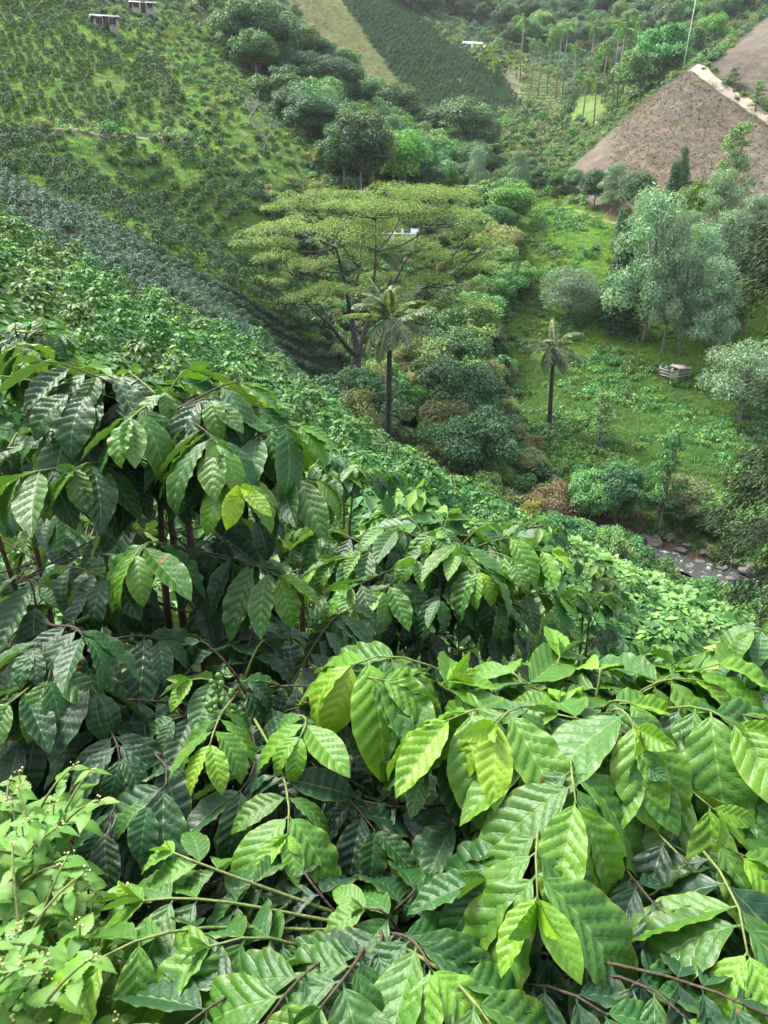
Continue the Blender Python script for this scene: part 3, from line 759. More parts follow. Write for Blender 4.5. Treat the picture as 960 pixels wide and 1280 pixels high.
# ---- umbrella-crowned tree
def umbrella_tree():
    base = hit(437, 516, 60)
    root = thing('umbrella_tree', 'tall tree with flat layered olive crown and dark forked trunk', 'tree', base)
    Y0 = base.y
    def P(u, v, dy): return Vector(at_y(u, v, Y0 + dy)) + EYE - base
    plates = [(512, 240, 84, 4), (400, 240, 46, 6), (470, 254, 66, -1), (386, 281, 74, -4), (334, 299, 40, -1), (553, 266, 52, 1), (588, 285, 30, 3), (455, 275, 50, 8), (563, 318, 52, 6), (352, 318, 34, 3), (416, 364, 56, -7),
              (328, 350, 30, 5), (552, 350, 58, 3), (500, 300, 48, 9), (430, 255, 40, 2), (540, 240, 46, 8), (600, 330, 32, 7), (372, 255, 40, 3), (610, 300, 26, 0), (575, 375, 36, 8), (440, 320, 36, 6), (480, 345, 34, 9), (385, 330, 34, 6), (360, 375, 26, 2)]
    k = Y0 / 963 * 1.05
    rg = np.random.default_rng(5)
    Ps, Ds, Ns = [], [], []
    for u, v, hw, dy in plates:
        c = np.array(P(u, v, dy)); r = hw * k
        sub = [(math.cos(a) * r * q_, math.sin(a) * r * q_, max(.5, r * rg.uniform(.16, .34))) for a, q_ in zip(rg.uniform(0, 6.28, 20), np.sqrt(rg.random(20)) * .95)]
        for sx, sy, sr in sub:
            n = int(34 * math.pi * sr * sr) + 16
            a = rg.uniform(0, 6.28, n); q = np.sqrt(rg.random(n))
            x, y = np.cos(a) * q * sr, np.sin(a) * q * sr
            z = (1 - q ** 2) * sr * .42 + rg.normal(0, .22) - .16 * ((sx ** 2 + sy ** 2) / (r * r)) * r + rg.normal(0, .08, n) - rg.random(n) ** 3 * .3
            Ps.append(np.stack([c[0] + sx + x, c[1] + sy + y, c[2] + z], 1))
            N = np.stack([x * .25 / sr, y * .25 / sr, np.ones(n)], 1) + rg.normal(0, .3, (n, 3)); Ns.append(N)
            Ds.append(np.stack([np.cos(a) + rg.normal(0, .6, n), np.sin(a) + rg.normal(0, .6, n), rg.normal(-.15, .2, n)], 1))
    Ps, Ds, Ns = map(np.vstack, (Ps, Ds, Ns)); s = rg.uniform(.6, 1.2, len(Ps))
    obj('crown', tri_mesh('umbrella_crown', *leaves(Ps, Ds, Ns, .25 * s, .11 * s), M['tree_olive']), None, root)
    def limb(a, b, r0, r1, bow=.6, nm='limb', sides=8, wob=.25):
        pts = []
        L = (b - a).length; off = Vector((rg.uniform(-1, 1), rg.uniform(-1, 1), 0)) * wob * L * .12
        for t in np.linspace(0, 1, 8):
            pts.append(a + (b - a) * t + Vector((0, 0, 1)) * (bow * math.sin(math.pi * t) * L * -.12) + off * math.sin(math.pi * t))
        return tube(pts, np.linspace(r0, r1, 8), sides), pts
    foot = Vector((0, 0, -.6)); fork = P(446, 446, 0)
    obj('trunk', tri_mesh('umbrella_trunk', *limb(foot, fork, .7, .5, .0)[0], M['bark_dark'], True), None, root)
    mains = []
    for (u, v, dy, r0) in [(438, 392, 1, .36), (460, 402, 2, .3), (414, 408, -2, .24), (474, 412, 4, .24)]:
        e = P(u, v, dy); obj('limb', tri_mesh('limb', *limb(fork, e, r0, r0 * .75, .2)[0], M['bark_dark'], True), None, root); mains.append((e, r0 * .75))
    second = []
    for (m, u, v, dy) in [(0, 428, 340, 0), (0, 450, 335, 5), (1, 490, 345, 2), (1, 505, 330, 6), (2, 380, 375, -4), (2, 400, 380, -1), (3, 530, 360, 4), (0, 420, 310, -2), (1, 470, 315, 1)]:
        a, r = mains[m]; e = P(u, v, dy)
        obj('limb', tri_mesh('limb', *limb(a, e, r * .7, r * .42, .4)[0], M['bark_dark'], True), None, root); second.append((e, r * .42))
    for u, v, hw, dy in plates:
        c = P(u, v, dy) - Vector((0, 0, .25)); a, r = min(second, key=lambda q: (q[0] - c).length + 3 * max(0, q[0].z - c.z))
        parts = [limb(a, c, r * .7, .05, .8, sides=6)[0]]
        for j in range(7):
            an = j * .9 + rg.uniform(-.3, .3); q = c + Vector((math.cos(an), math.sin(an), -.02)) * hw * k * rg.uniform(.5, .85)
            st = a.lerp(c, rg.uniform(.55, .95)); parts.append(limb(st, q, .05, .015, .5, sides=4)[0])
        obj('branch', tri_mesh('branch', *merge(parts), M['bark_dark'], True), None, root)
umbrella_tree()

# ---- palms
def frond_mesh(name, L, seed, arch, n=60, ll=.85):
    rg = np.random.default_rng(seed); ts = np.linspace(0, 1, 14)
    ang = np.array([.15 + arch * t ** 1.4 for t in ts]); y, z = np.zeros(14), np.zeros(14)
    for i in range(1, 14):
        y[i] = y[i - 1] + L / 13 * math.cos(ang[i]); z[i] = z[i - 1] - L / 13 * math.sin(ang[i])
    parts = [tube(np.stack([np.zeros(14), y, z], 1), np.linspace(.05, .012, 14), 5)]
    t = np.linspace(.12, 1, n); py, pz = np.interp(t, ts, y), np.interp(t, ts, z); pa = np.interp(t, ts, ang)
    for sg in (-1, 1):
        le = ll * np.sin(math.pi * np.clip(t * .86 + .12, 0, 1)) ** .6 * rg.uniform(.85, 1.1, n)
        fw = np.stack([np.zeros(n), np.cos(pa), -np.sin(pa)], 1)
        D = fw * .55 + np.array([sg, 0, 0]) * .9 + np.array([0, 0, -1.]) * rg.uniform(.15, .75, n)[:, None]
        N = np.stack([np.zeros(n) - sg * .3, np.sin(pa), np.cos(pa)], 1) + rg.normal(0, .25, (n, 3))
        parts.append(leaves(np.stack([np.zeros(n), py, pz], 1), D, N, le, np.full(n, .11), T_RHOMB))
    V, F = merge(parts)
    return tri_mesh(name, V, F, M['palm'])
FRONDS = [frond_mesh('frond_%d' % i, 3.6, i, [.7, 1.0, 1.35, .4][i % 4]) for i in range(8)]
def palm(u, v, uh, vh, label, spears, seed, k=.92):
    b = hit(u, v, 50); r = random.Random(seed)
    top = Vector(at_y(uh, vh, b.y)) + EYE - b
    root = thing('palm', label, 'palm', b)
    n = 14; pts = [Vector((top.x * t ** 1.3, top.y * t, -.5 + (top.z + .5) * t)) for t in np.linspace(0, 1, n)]
    sh = 1.9 * k
    V, F = tube(pts, np.linspace(.27, .17, n), 10); obj('trunk', tri_mesh('palm_trunk', V, F, M['palm_trunk'], True), None, root)
    V, F = tube([top - Vector((0, 0, .05)), top + Vector((0, 0, .5 * sh)), top + Vector((0, 0, sh))], [.2, .24, .1], 10)
    obj('crownshaft', tri_mesh('crownshaft', V, F, M['shaft'], True), None, root)
    for i in range(12 + spears):
        f = obj('frond', FRONDS[i % 8], None, root)
        sp = i < spears
        el = R(r.uniform(58, 82)) if sp else R([42, 18, -2, 30, -16][i % 5] + r.uniform(-6, 6))
        f.rotation_euler = (el, r.uniform(-.3, .3), i * 2.4 + r.uniform(-.2, .2)); f.location = top + Vector((0, 0, sh * r.uniform(.75, 1.0)))
        s = (1.0 if sp else r.uniform(.85, 1.05)) * k; f.scale = (s, s, s)
    V, F = lobe_leaves([(.35, -.1, top.z + .1, .3, .3, .45)], 120, .3, .05, T_BLADE, -1, 1.2, .1, .5)
    obj('flower_spray', tri_mesh('flower_spray', V + np.array([top.x, top.y, 0]), F, M['dry']), None, root)
palm(485, 570, 487, 428, 'palm with upright spear leaves standing in front of the umbrella-crowned tree', 7, 3)
palm(686, 536, 691, 452, 'palm with drooping crown standing at the edge of the open meadow', 3, 9)
FARF = [frond_mesh('far_frond_%d' % i, 3.4, 30 + i, [1.0, 1.5][i % 2], 22, 1.0) for i in range(3)]
for me in FARF: me.materials.clear(); me.materials.append(M['tree_mid'])
def far_palm(p, h, label, group, seed):
    r = random.Random(seed); root = thing('palm', label, 'palm', p, group)
    V, F = tube([(0, 0, -.5), (r.uniform(-.3, .3), 0, h * .5), (r.uniform(-.5, .5), 0, h)], [.2, .16, .13], 6); obj('trunk', tri_mesh('far_palm_trunk', V, F, M['bark_grey'], True), None, root)
    for i in range(11):
        f = obj('frond', FARF[i % 3], None, root); f.location = (0, 0, h); f.rotation_euler = (R([50, 15, -15][i % 3] + r.uniform(-8, 8)), 0, i * 2.4)
for i, (u, v) in enumerate([(672, 122), (684, 118), (694, 124), (703, 120), (716, 128), (664, 112), (728, 150), (742, 156), (752, 130), (765, 128), (778, 122), (790, 118), (735, 118), (770, 140), (650, 105), (640, 250)]):
    if u in (728, 742): far_palm(hit(u, v, 150), 9, 'palm standing on the bright green lawn', 'palms on the lawn', i)
    elif u == 640: far_palm(hit(u, v, 100), 8, 'palm at the top corner of the bright meadow', None, i)
    else: far_palm(hit(u, v, 150), random.uniform(13, 18), 'tall palm with bare pale trunk in the far palm grove', 'far palm grove', i)
# ---- bananas
def banana_mesh(seed):
    rg = np.random.default_rng(seed); parts = []
    for i in range(9):
        a = i * 2.4; el = rg.uniform(.5, 1.1); L = rg.uniform(1.6, 2.3)
        d = np.array([math.cos(a) * math.cos(el), math.sin(a) * math.cos(el), math.sin(el)]); prev = np.array([0, 0, 1.7]); w = .3
        V = []; ts = np.linspace(0, 1, 7); p = prev.copy()
        for t in ts:
            dd = d.copy(); dd[2] -= 1.3 * t * t; dd /= np.linalg.norm(dd); s = np.array([-math.sin(a), math.cos(a), 0]); ww = w * math.sin(math.pi * (t * .9 + .06)) ** .6
            V += [p - s * ww + np.array([0, 0, .06]), p, p + s * ww + np.array([0, 0, .06])]; p = p + dd * L / 6
        F = []
        for k in range(6):
            for j in range(2): q = k * 3 + j; F += [(q, q + 1, q + 4), (q, q + 4, q + 3)]
        parts.append((np.array(V), np.array(F)))
    return tri_mesh('leaves', *merge(parts), M['banana'])
BAN = [banana_mesh(i) for i in range(3)]
V, F = tube([(0, 0, -.3), (0, 0, 1.0), (0, 0, 1.9)], [.16, .13, .07], 7); BANT = tri_mesh('banana_stem', V, F, M['shaft'], True)
for i, p in enumerate(spread([(575, 75), (610, 65), (650, 80), (660, 100), (615, 108), (590, 100)], 180, 320, 5.5)[:40]):
    e = thing('banana_plant', 'banana plant beside the white-roofed farmhouse', 'banana plant', Vector(p), 'banana plants by the farmhouse', random.uniform(0, 6), (1.4,) * 3)
    obj('stem', BANT, None, e); obj('crown', BAN[i % 3], None, e)
# ---- bare grey tree
def bare_tree(u, v, h, label, seed):
    r = random.Random(seed); b = hit(u, v, 60); root = thing('bare_tree', label, 'tree', b); parts = []; tr = []
    def grow(p, d, L, rad, lv):
        q = p + d * L; m = p + d * L * .5 + Vector((r.uniform(-.1, .1), r.uniform(-.1, .1), 0)) * L
        (tr if lv == 0 else parts).append(tube([p, m, q], [rad, rad * .8, rad * .6], 5))
        if lv < 5:
            for _ in range(3 if lv < 4 else 2):
                nd_ = (d + Vector((r.uniform(-.8, .8), r.uniform(-.8, .8), r.uniform(-.1, .5)))).normalized(); grow(q, nd_, L * r.uniform(.6, .8), rad * .58, lv + 1)
    grow(Vector((0, 0, -.3)), Vector((.1, 0, 1)).normalized(), h * .3, .12, 0)
    obj('trunk', tri_mesh('bare_trunk', *merge(tr), M['bark_grey'], True), None, root); obj('branches', tri_mesh('bare_branches', *merge(parts), M['wood'], True), None, root)
bare_tree(330, 196, 6.5, 'leafless pale grey tree at the edge of the left coffee hill', 4)
bare_tree(312, 160, 4.5, 'smaller leafless grey tree above the other bare one', 5)
# ---- dark drooping tree rising from the ravine past the right side
def drooping_tree():
    b = Vector((24.5, 33.0, 0)); b.z = gz(b.x, b.y)
    root = thing('drooping_tree', 'dark feathery drooping tree towering over the stream', 'tree', b)
    pts = [Vector((.4 * math.sin(t * 3), 0, -.6 + 25 * t)) for t in np.linspace(0, 1, 12)]
    obj('trunk', tri_mesh('drooping_trunk', *tube(pts, np.linspace(.42, .08, 12), 9), M['bark_dark'], True), None, root)
    rg = np.random.default_rng(3); Ps, Ds, Ns = [], [], []; br = []
    tips = [(898, 640, 33), (905, 690, 32), (925, 600, 33), (940, 570, 34), (925, 735, 32), (950, 655, 31), (930, 320, 33), (945, 285, 34), (940, 355, 33), (960, 480, 35), (965, 300, 32), (975, 400, 34), (960, 760, 31), (970, 600, 31), (985, 700, 31)]
    tgt = [at_depth(u, v, d) - b for u, v, d in tips]
    for i in range(60):
        a = i * 2.4; t = (i + .5) / 60; tgt.append(Vector((math.cos(a) * 4.6 * (1.05 - .75 * t), math.sin(a) * 4.6 * (1.05 - .75 * t), 4 + 20 * t)))
    for q in tgt:
        s = Vector((0, 0, min(24, q.z + 1.2 + .25 * Vector((q.x, q.y)).length)))
        m = s.lerp(q, .5) + Vector((0, 0, .5)); line = [s.lerp(m, x) .lerp(m.lerp(q, x), x) for x in np.linspace(0, 1, 7)]
        br.append(tube(line, np.linspace(.06, .012, 7), 4))
        n = 1500; tt = rg.uniform(.25, 1.05, n) ** .8; L = np.array([list(p) for p in line]); xs = np.linspace(0, 1, 7)
        P = np.stack([np.interp(tt, xs, L[:, j]) for j in range(3)], 1) + rg.normal(0, .26, (n, 3)) * np.array([1, 1, .7]); P[:, 2] -= rg.random(n) ** 2 * .9
        Ps.append(P); Ds.append(rg.normal(0, .45, (n, 3)) + np.array([q.x, q.y, 0]) / 8 + np.array([0, 0, -.75])); Ns.append(rg.normal(0, 1, (n, 3)) + np.array([0, 0, .6]))
    obj('branches', tri_mesh('drooping_branches', *merge(br), M['bark_dark'], True), None, root)
    Ps, Ds, Ns = map(np.vstack, (Ps, Ds, Ns)); s = rg.uniform(.6, 1.3, len(Ps))
    obj('crown', tri_mesh('drooping_crown', *leaves(Ps, Ds, Ns, .24 * s, .075 * s), M['feather']), None, root)
drooping_tree()

# ------------------------------------------------------------------ coffee plots
def bush_mesh(seed, n, L, W, T, mat, h=1.5, w=1.3):
    rg = np.random.default_rng(seed)
    a = rg.uniform(0, 6.28, n); t = rg.random(n) ** .8
    tier = np.round(t * 7) / 7 * .75 + t * .25
    rad = w / 2 * np.clip(1.08 - .75 * tier ** 2.2, .1, 1) * np.clip(.55 + tier * 1.6, 0, 1) * rg.uniform(.55, 1.05, n) * (1 + .18 * np.sin(a * 5 + seed))
    P = np.stack([np.cos(a) * rad, np.sin(a) * rad, .15 * h + tier * h * .85 + rg.normal(0, .03, n)], 1)
    out = np.stack([np.cos(a), np.sin(a), np.zeros(n)], 1); dz = rg.uniform(.1, .8, n) * (1 - .5 * tier)
    D = out + rg.normal(0, .55, (n, 3)) * np.array([1, 1, .3]) - np.array([0, 0, 1]) * dz[:, None]
    N = out * .35 + np.array([0, 0, 1]) + rg.normal(0, .3, (n, 3)); s = rg.uniform(.7, 1.2, n)
    V, F = leaves(P - D / np.linalg.norm(D, axis=1)[:, None] * (L * .4), D, N, L * s, W * s, T)
    return tri_mesh('coffee_crown', V, F, mat)
CB1 = [bush_mesh(i, 800, .17, .085, T_LEAF, M['coffee_spur']) for i in range(5)]
CB2 = [bush_mesh(20 + i, 420, .2, .12, T_RHOMB, M['coffee_spur']) for i in range(4)]
CB3 = [bush_mesh(40 + i, 420, .2, .13, T_RHOMB, M['coffee_far'], 1.2, 1.4) for i in range(5)]
CBB = [bush_mesh(60 + i, 420, .19, .13, T_RHOMB, M['coffee_sky_sheen'], 1.0, 1.5) for i in range(4)]
V, F = merge([tube([(0, 0, -.2), (.02, .01, .5), (.0, .0, 1.15)], [.03, .025, .012], 5), tube([(0, 0, -.2), (-.12, .06, .5), (-.2, .1, 1.0)], [.025, .02, .01], 5)])
CSTEM = tri_mesh('coffee_stem', V, F, M['twig'], True)
def rows(zone, along, across, ang, jit, drop):
    poly, y0, y1 = Z[zone]
    ca, sa = math.cos(ang), math.sin(ang)
    i, j = np.meshgrid(np.arange(-260, 260), np.arange(-200, 200), indexing='ij')
    a = (i * along).ravel() + rng.normal(0, jit * along, i.size); b = (j * across).ravel() + rng.normal(0, jit * across * .8, i.size)
    x, y = a * ca - b * sa, 90 + a * sa + b * ca
    m = (y > y0) & (y < y1) & (np.abs(x) < .75 * y + 10)
    x, y = x[m], y[m]
    z = ground(x, y); P = np.stack([x, y, z], 1); u, v, d = project(P)
    m = in_poly(u, v, poly) & (d > 1) & (u > -120) & (u < 1080)
    P = P[m]
    clear = np.sin(P[:, 0] * .21 + 2 * np.sin(P[:, 1] * .13)) * np.sin(P[:, 1] * .23 + P[:, 0] * .11)
    return P[(rng.random(len(P)) > drop) & (clear < (.86 if zone in ('lower', 'upper', 'hillr') else 2))]
ZP = {'spur': rows('spur', 1.45, 1.7, .9, .14, .05), 'blue': rows('blue', .8, 1.15, 1.0, .06, .02), 'lower': rows('lower', 1.36, 1.75, 1.15, .08, .03), 'upper': rows('upper', 1.42, 2.1, 1.1, .08, .05),
      'hillr': rows('hillr', 1.9, 2.4, 1.2, .2, .25), 'farcof': rows('farcof', 1.6, 2.0, .5, .1, .03)}
herb_polys = [([(520, 570), (560, 578), (612, 620), (625, 645), (585, 640), (545, 600)], 34, 52), ([(610, 625), (650, 640), (690, 665), (770, 668), (780, 690), (740, 705), (660, 690), (620, 660)], 24, 50), ([(690, 690), (760, 690), (850, 728), (860, 770), (800, 775), (730, 740)], 18, 44), ([(770, 775), (840, 760), (945, 795), (945, 830), (860, 830)], 14, 40)]
sp = ZP['spur']; u, v, d = project(sp)
inherb = np.zeros(len(sp), bool)
for poly, a, b in herb_polys: inherb |= in_poly(u, v, poly)
sp = sp[~inherb & (sp[:, 1] > 7.5)]; ZP['spur'] = sp
skyl = [(-60, 425), (60, 410), (200, 440), (330, 485), (400, 540), (440, 600), (480, 635), (560, 628), (700, 680), (745, 760), (960, 790), (1100, 800)]
info = []
for zn, P in ZP.items():
    u, v, d = project(P + np.array([0, 0, 1.2])); vis = (u > -15) & (u < 975) & (v > -10) & (v < np.interp(u, [q[0] for q in skyl], [q[1] for q in skyl]))
    size = {'spur': 1.5, 'blue': .85, 'lower': 1.25, 'upper': 1.25, 'hillr': 1.0, 'farcof': 1.3}[zn]
    for i in range(len(P)): info.append((size / d[i] * FPX if vis[i] else 0, zn, i, d[i]))
info.sort(reverse=True)
single = set((zn, i) for s, zn, i, d in info[:294] if s > 0)
CLAB = {'spur': 'bright-tipped coffee bush on the spur', 'blue': 'sky-tinted coffee bush in the close-planted band', 'lower': 'dark coffee bush in the plot below the footpath', 'upper': 'dark coffee bush in the plot above the footpath'}
random.seed(99)
def spur_place(p):
    u, v, d = project([p]); u, v = u[0], v[0]
    if u > 600: return ', among the lime green herbs'
    if p[1] > 38 and u > 400: return ', at the ravine edge facing the spear-leaved palm'
    if p[1] > 34: return ', bordering the close-planted band'
    if p[1] > 22: return ', on the crest of the spur'
    if u < 330: return ', just behind the domed shrub'
    return ', on the flank towards the ravine'
for zn, P in ZP.items():
    size = {'spur': 1.15, 'blue': .58, 'lower': .93, 'upper': .87, 'hillr': .75, 'farcof': 1.1}[zn]
    lods = [(CB1 if zn == 'spur' else CB3)]
    rest = []
    for i, p in enumerate(P):
        dist = math.hypot(p[0], p[1])
        if (zn, i) in single:
            me = random.choice(CB1 if dist < 26 and zn == 'spur' else CB2 if zn == 'spur' else CBB if zn == 'blue' else CB3); s = size * random.uniform(.82, 1.15)
            lab = ('large ' if s > size * 1.05 else 'small ' if s < size * .9 else '') + CLAB[zn].replace('small ', '') + (spur_place(p) if zn == 'spur' else ', nearest ' + by_land(p))
            e = thing('coffee_bush', lab, 'coffee bush', Vector(p), 'coffee bushes, ' + zn.replace('blue', 'close-planted band').replace('spur', 'rounded spur') + ' plot', random.uniform(0, 6.28), (s, s, s * random.uniform(.85, 1.1)))
            obj('stem', CSTEM, None, e); obj('crown', me, None, e)
        else: rest.append(i)
    Q = P[rest]; n = len(Q)
    if n == 0: continue
    s = size * rng.uniform(.75, 1.2, n)
    near_v = CB2 if zn == 'spur' else CBB if zn == 'blue' else CB3
    rot = np.stack([rng.uniform(-.1, .1, n), rng.uniform(-.1, .1, n), rng.uniform(0, 6.28, n)], 1)
    LB = {'spur': 'remaining coffee bushes covering the rounded spur', 'blue': 'close-planted sky-tinted coffee rows between spur and grassy plots', 'lower': 'coffee rows with grass between them below the footpath', 'upper': 'coffee rows with grass between them above the footpath',
          'hillr': 'young coffee overgrown with scrub beside the wooded strip', 'farcof': 'far dense coffee plot beyond the tan field'}[zn]
    scatter('coffee_rows', LB, 'coffee plantation', Q, rot, np.stack([s, s, s * rng.uniform(.8, 1.1, n)], 1), near_v, rng.integers(0, len(near_v), n))
# ---- broad-leaved herbs edging the slope
def herb_mesh(seed):
    rg = np.random.default_rng(seed); n = 150
    a = rg.uniform(0, 6.28, n); q = np.sqrt(rg.random(n)); P = np.stack([np.cos(a) * q * .75, np.sin(a) * q * .75, .95 * (1 - q ** 2 * .6) * rg.uniform(.45, 1.05, n)], 1)
    D = np.stack([np.cos(a), np.sin(a), rg.uniform(-.6, .1, n)], 1) + rg.normal(0, .5, (n, 3)); N = np.array([0, 0, 1.]) + rg.normal(0, .28, (n, 3)) + P * np.array([.35, .35, 0]); s = rg.uniform(.6, 1.2, n)
    return tri_mesh('foliage', *leaves(P, D, N, .27 * s, .25 * s, T_ROUND), M['broadherb'])
HERB = [herb_mesh(i) for i in range(4)]
V, F = merge([tube([(0, 0, -.2), (math.cos(a) * .2, math.sin(a) * .2, .4), (math.cos(a) * .5, math.sin(a) * .5, .8)], [.03, .02, .01], 5) for a in (0, 1.2, 2.5, 3.8, 5)]); HST = tri_mesh('herb_stem', V, F, M['twig_green'], True)
for (poly, a, b), hl in zip(herb_polys, ('at the ravine edge facing the gully bank', 'on the slope edge below the pinkish bush', 'on the slope facing the rapids', 'just beyond the bright lime green shrub')):
    for p in spread(poly, a, b, 1.1):
        s = random.uniform(.85, 1.25); e = thing('broadleaf_herb', ('large ' if s > 1.12 else 'small ' if s < .95 else '') + 'lime green broad-leaved herb ' + hl, 'plant', Vector(p), 'broad-leaved herbs on the slope edge', random.uniform(0, 6.28), (s, s, s * random.uniform(.9, 1.3)))
        obj('stem', HST, None, e); obj('foliage', random.choice(HERB), None, e)

# ------------------------------------------------------------------ uncountable ground cover
def tuft(seed, n, L, W, mat, spread_=.3):
    rg = np.random.default_rng(seed); a = rg.uniform(0, 6.28, n); P = np.stack([rg.normal(0, spread_, n), rg.normal(0, spread_, n), np.full(n, -.03)], 1)
    D = np.stack([np.cos(a) * .6, np.sin(a) * .6, np.ones(n)], 1) + rg.normal(0, .25, (n, 3)); N = np.stack([-np.cos(a), -np.sin(a), np.full(n, .6)], 1)
    return tri_mesh('tuft', *leaves(P, D, N, L * rg.uniform(.5, 1.2, n), np.full(n, W), T_BLADE), mat)
GT = [tuft(i, 60, .42, .05, M['grass'], .32) for i in range(4)]
DT = [tuft(10 + i, 45, .4, .045, M['dry'], .35) for i in range(4)]
WD = [mound(300 + i, .6, 1.0, M['tree_mid'], 6, .17, .12, 90)[1] for i in range(3)] + [mound(305, .5, .9, M['tree_light'], 6, .17, .1, 90)[1]]
SCR = [mound(310 + i, .9, 1.4, [M['tree_mid'], M['tree_dark'], M['scrub']][i], 7, .2, .13, 70)[1] for i in range(3)]
GTL = [tuft(20 + i, 60, .42, .05, M['grass_low'], .32) for i in range(4)]
upper_m = lambda P: ~zone_mask('meadow_low', *project(P)[:2], P[:, 1])
OT = [tuft(30 + i, 50, .4, .05, M['scrub'], .35) for i in range(3)]
BR = [mound(330 + i, .45, 1.3, [M['dry'], M['dry'], M['scrub_brown']][i % 3], 8, .3, .05, 60)[1] for i in range(4)]
not_stream = lambda P: seg_dist(P[:, 0], P[:, 1], stream)[0] > 2.6
patch = lambda P: (np.sin(P[:, 0] * .33 + np.sin(P[:, 1] * .21) * 2) * np.sin(P[:, 1] * .37 + 1) > rng.uniform(-.5, .9, len(P))) & not_stream(P)
cover('meadow_grass', 'rough grass covering the open meadow', 'grass', [Z['meadow']], .7, GT, .6, 1.3, .3, upper_m)
cover('lower_meadow_grass', 'darker rough grass on the lower meadow', 'grass', [Z['meadow_low']], .6, GTL, .6, 1.4, .3, not_stream)
cover('meadow_weeds', 'leafy weeds growing in patches over the meadow', 'weeds', [Z['meadow']], .85, WD, .6, 1.7, .2, patch)
cover('hill_grass', 'bright grass between the coffee rows of the left hill', 'grass', [Z['lower'], Z['upper'], Z['hillr']], .8, GT, .6, 1.2, .3)
cover('hill_scrub', 'low scrub overgrowing the young coffee', 'scrub', [Z['hillr']], 1.9, WD + SCR, .7, 1.4, .2)
cover('field_stubble', 'dry cut stalks littering the bare field', 'stubble', [Z['brown'], Z['brown2']], .8, DT, .6, 1.4, .6)
cover('field_regrowth', 'sparse green sprouts among the cut stalks', 'weeds', [Z['brown'], Z['brown2']], 3.2, GT + WD[:1], .4, .9, .3)
cover('maize_stubble', 'dry tan crop covering the strip field', 'crop', [Z['tan']], 1.1, DT[:2] + OT, 1.0, 1.7, .3)
cover('field_brush', 'heaps of cut brush on the bare field', 'brush', [Z['brown'], Z['brown2']], 1.2, BR, .12, .38, .3)
cover('lawn_grass', 'short bright grass around the far palms', 'grass', [Z['lawn']], 1.2, GT, .8, 1.2, .3)
cover('undergrowth', 'tangled undergrowth below the trees', 'undergrowth', [(F1, 112, 205), (F2, 118, 240), (F4, 60, 104), (F4b, 95, 145), (F3, 195, 300), ([(330, 240), (400, 235), (480, 420), (450, 540), (410, 430), (345, 300)], 70, 125)], 2.0, SCR, .8, 2.0, .2, not_stream)
def unzoned(P):
    u, v, d = project(P); m = not_stream(P)
    for k in Z: m &= ~zone_mask(k, u, v, P[:, 1])
    for q in (F1, F2, F4, F4b): m &= ~in_poly(u, v, q)
    return m
cover('hillside_scrub', 'rough scrub on the untended slopes of the valley', 'scrub', [([(-60, -60), (1020, -60), (1020, 760), (-60, 760)], 60, 200)], 2.1, SCR + WD, .8, 1.8, .2, unzoned)
cover('far_scrub', 'rough scrub on the far untended slopes', 'scrub', [([(-60, -80), (1020, -80), (1020, 250), (-60, 250)], 200, 440)], 3.6, SCR, 1.4, 2.8, .2, unzoned)
cover('bank_growth', 'leafy cover on the banks of the stream', 'undergrowth', [([(600, 600), (700, 630), (830, 665), (960, 690), (1100, 760), (1100, 830), (880, 745), (780, 700), (600, 640)], 38, 68)], .9, SCR + WD, .5, 1.1, .2, not_stream)
cover('slope_herbage', 'low herbage between the coffee bushes of the near spur', 'weeds', [Z['spur']], 1.1, WD, .4, .9, .2)
nx_, ny_ = rng.uniform(-9, 10, 5200), rng.uniform(-4, 10, 5200)
nP = np.stack([nx_, ny_, ground(nx_, ny_)], 1); nP = nP[np.hypot(nP[:, 0], nP[:, 1]) > .9]; n = len(nP); s_ = rng.uniform(.15, .5, n)
scatter('understory_herbage', 'low herbs and leaf litter under the near coffee shrubs', 'weeds', nP, np.stack([rng.uniform(-.3, .3, n), rng.uniform(-.3, .3, n), rng.uniform(0, 6.28, n)], 1), np.stack([s_, s_, s_ * .7], 1), WD + DT[:2], rng.integers(0, len(WD) + 2, n))
# rows of the garden plot
rp = []
gp, ga, gb = Z['garden']
for p in spread(gp, ga, gb, 1.0, .08):
    if (p[1] * .9 + p[0] * .5) % 3.2 < 1.3: rp.append(p)
rp = np.array(rp); n = len(rp)
scatter('garden_rows', 'ruled rows of low crops on the far terraced plot', 'crop rows', rp, np.stack([np.zeros(n), np.zeros(n), rng.uniform(0, 6, n)], 1), np.full((n, 3), 1.0), WD, rng.integers(0, 4, n))

# ------------------------------------------------------------------ rocks, pen, pole, buildings
def icos(name, sub, mat):
    import bmesh
    b = bmesh.new(); bmesh.ops.create_icosphere(b, subdivisions=sub, radius=1)
    me = bpy.data.meshes.new(name); b.to_mesh(me); b.free()
    me.polygons.foreach_set('use_smooth', np.ones(len(me.polygons), bool)); me.materials.append(mat)
    return me
def rock_mesh(seed):
    me = icos('rock', 3, M['rock']); rg = np.random.default_rng(seed)
    co = np.empty(len(me.vertices) * 3, np.float32); me.vertices.foreach_get('co', co); V = co.reshape(-1, 3)
    for _ in range(9):
        nrm = unit(rg.normal(0, 1, 3)); o_ = rg.uniform(.55, .85); dd = V @ nrm - o_; V = V - np.where(dd > 0, dd, 0)[:, None] * nrm * .9
    V = V * (1 + .05 * np.sin(V[:, :1] * 7 + seed) * np.cos(V[:, 1:2] * 6)); me.vertices.foreach_set('co', V.astype(np.float32).ravel()); me.update()
    return me
ROCK = [rock_mesh(i) for i in range(4)]
random.seed(5)
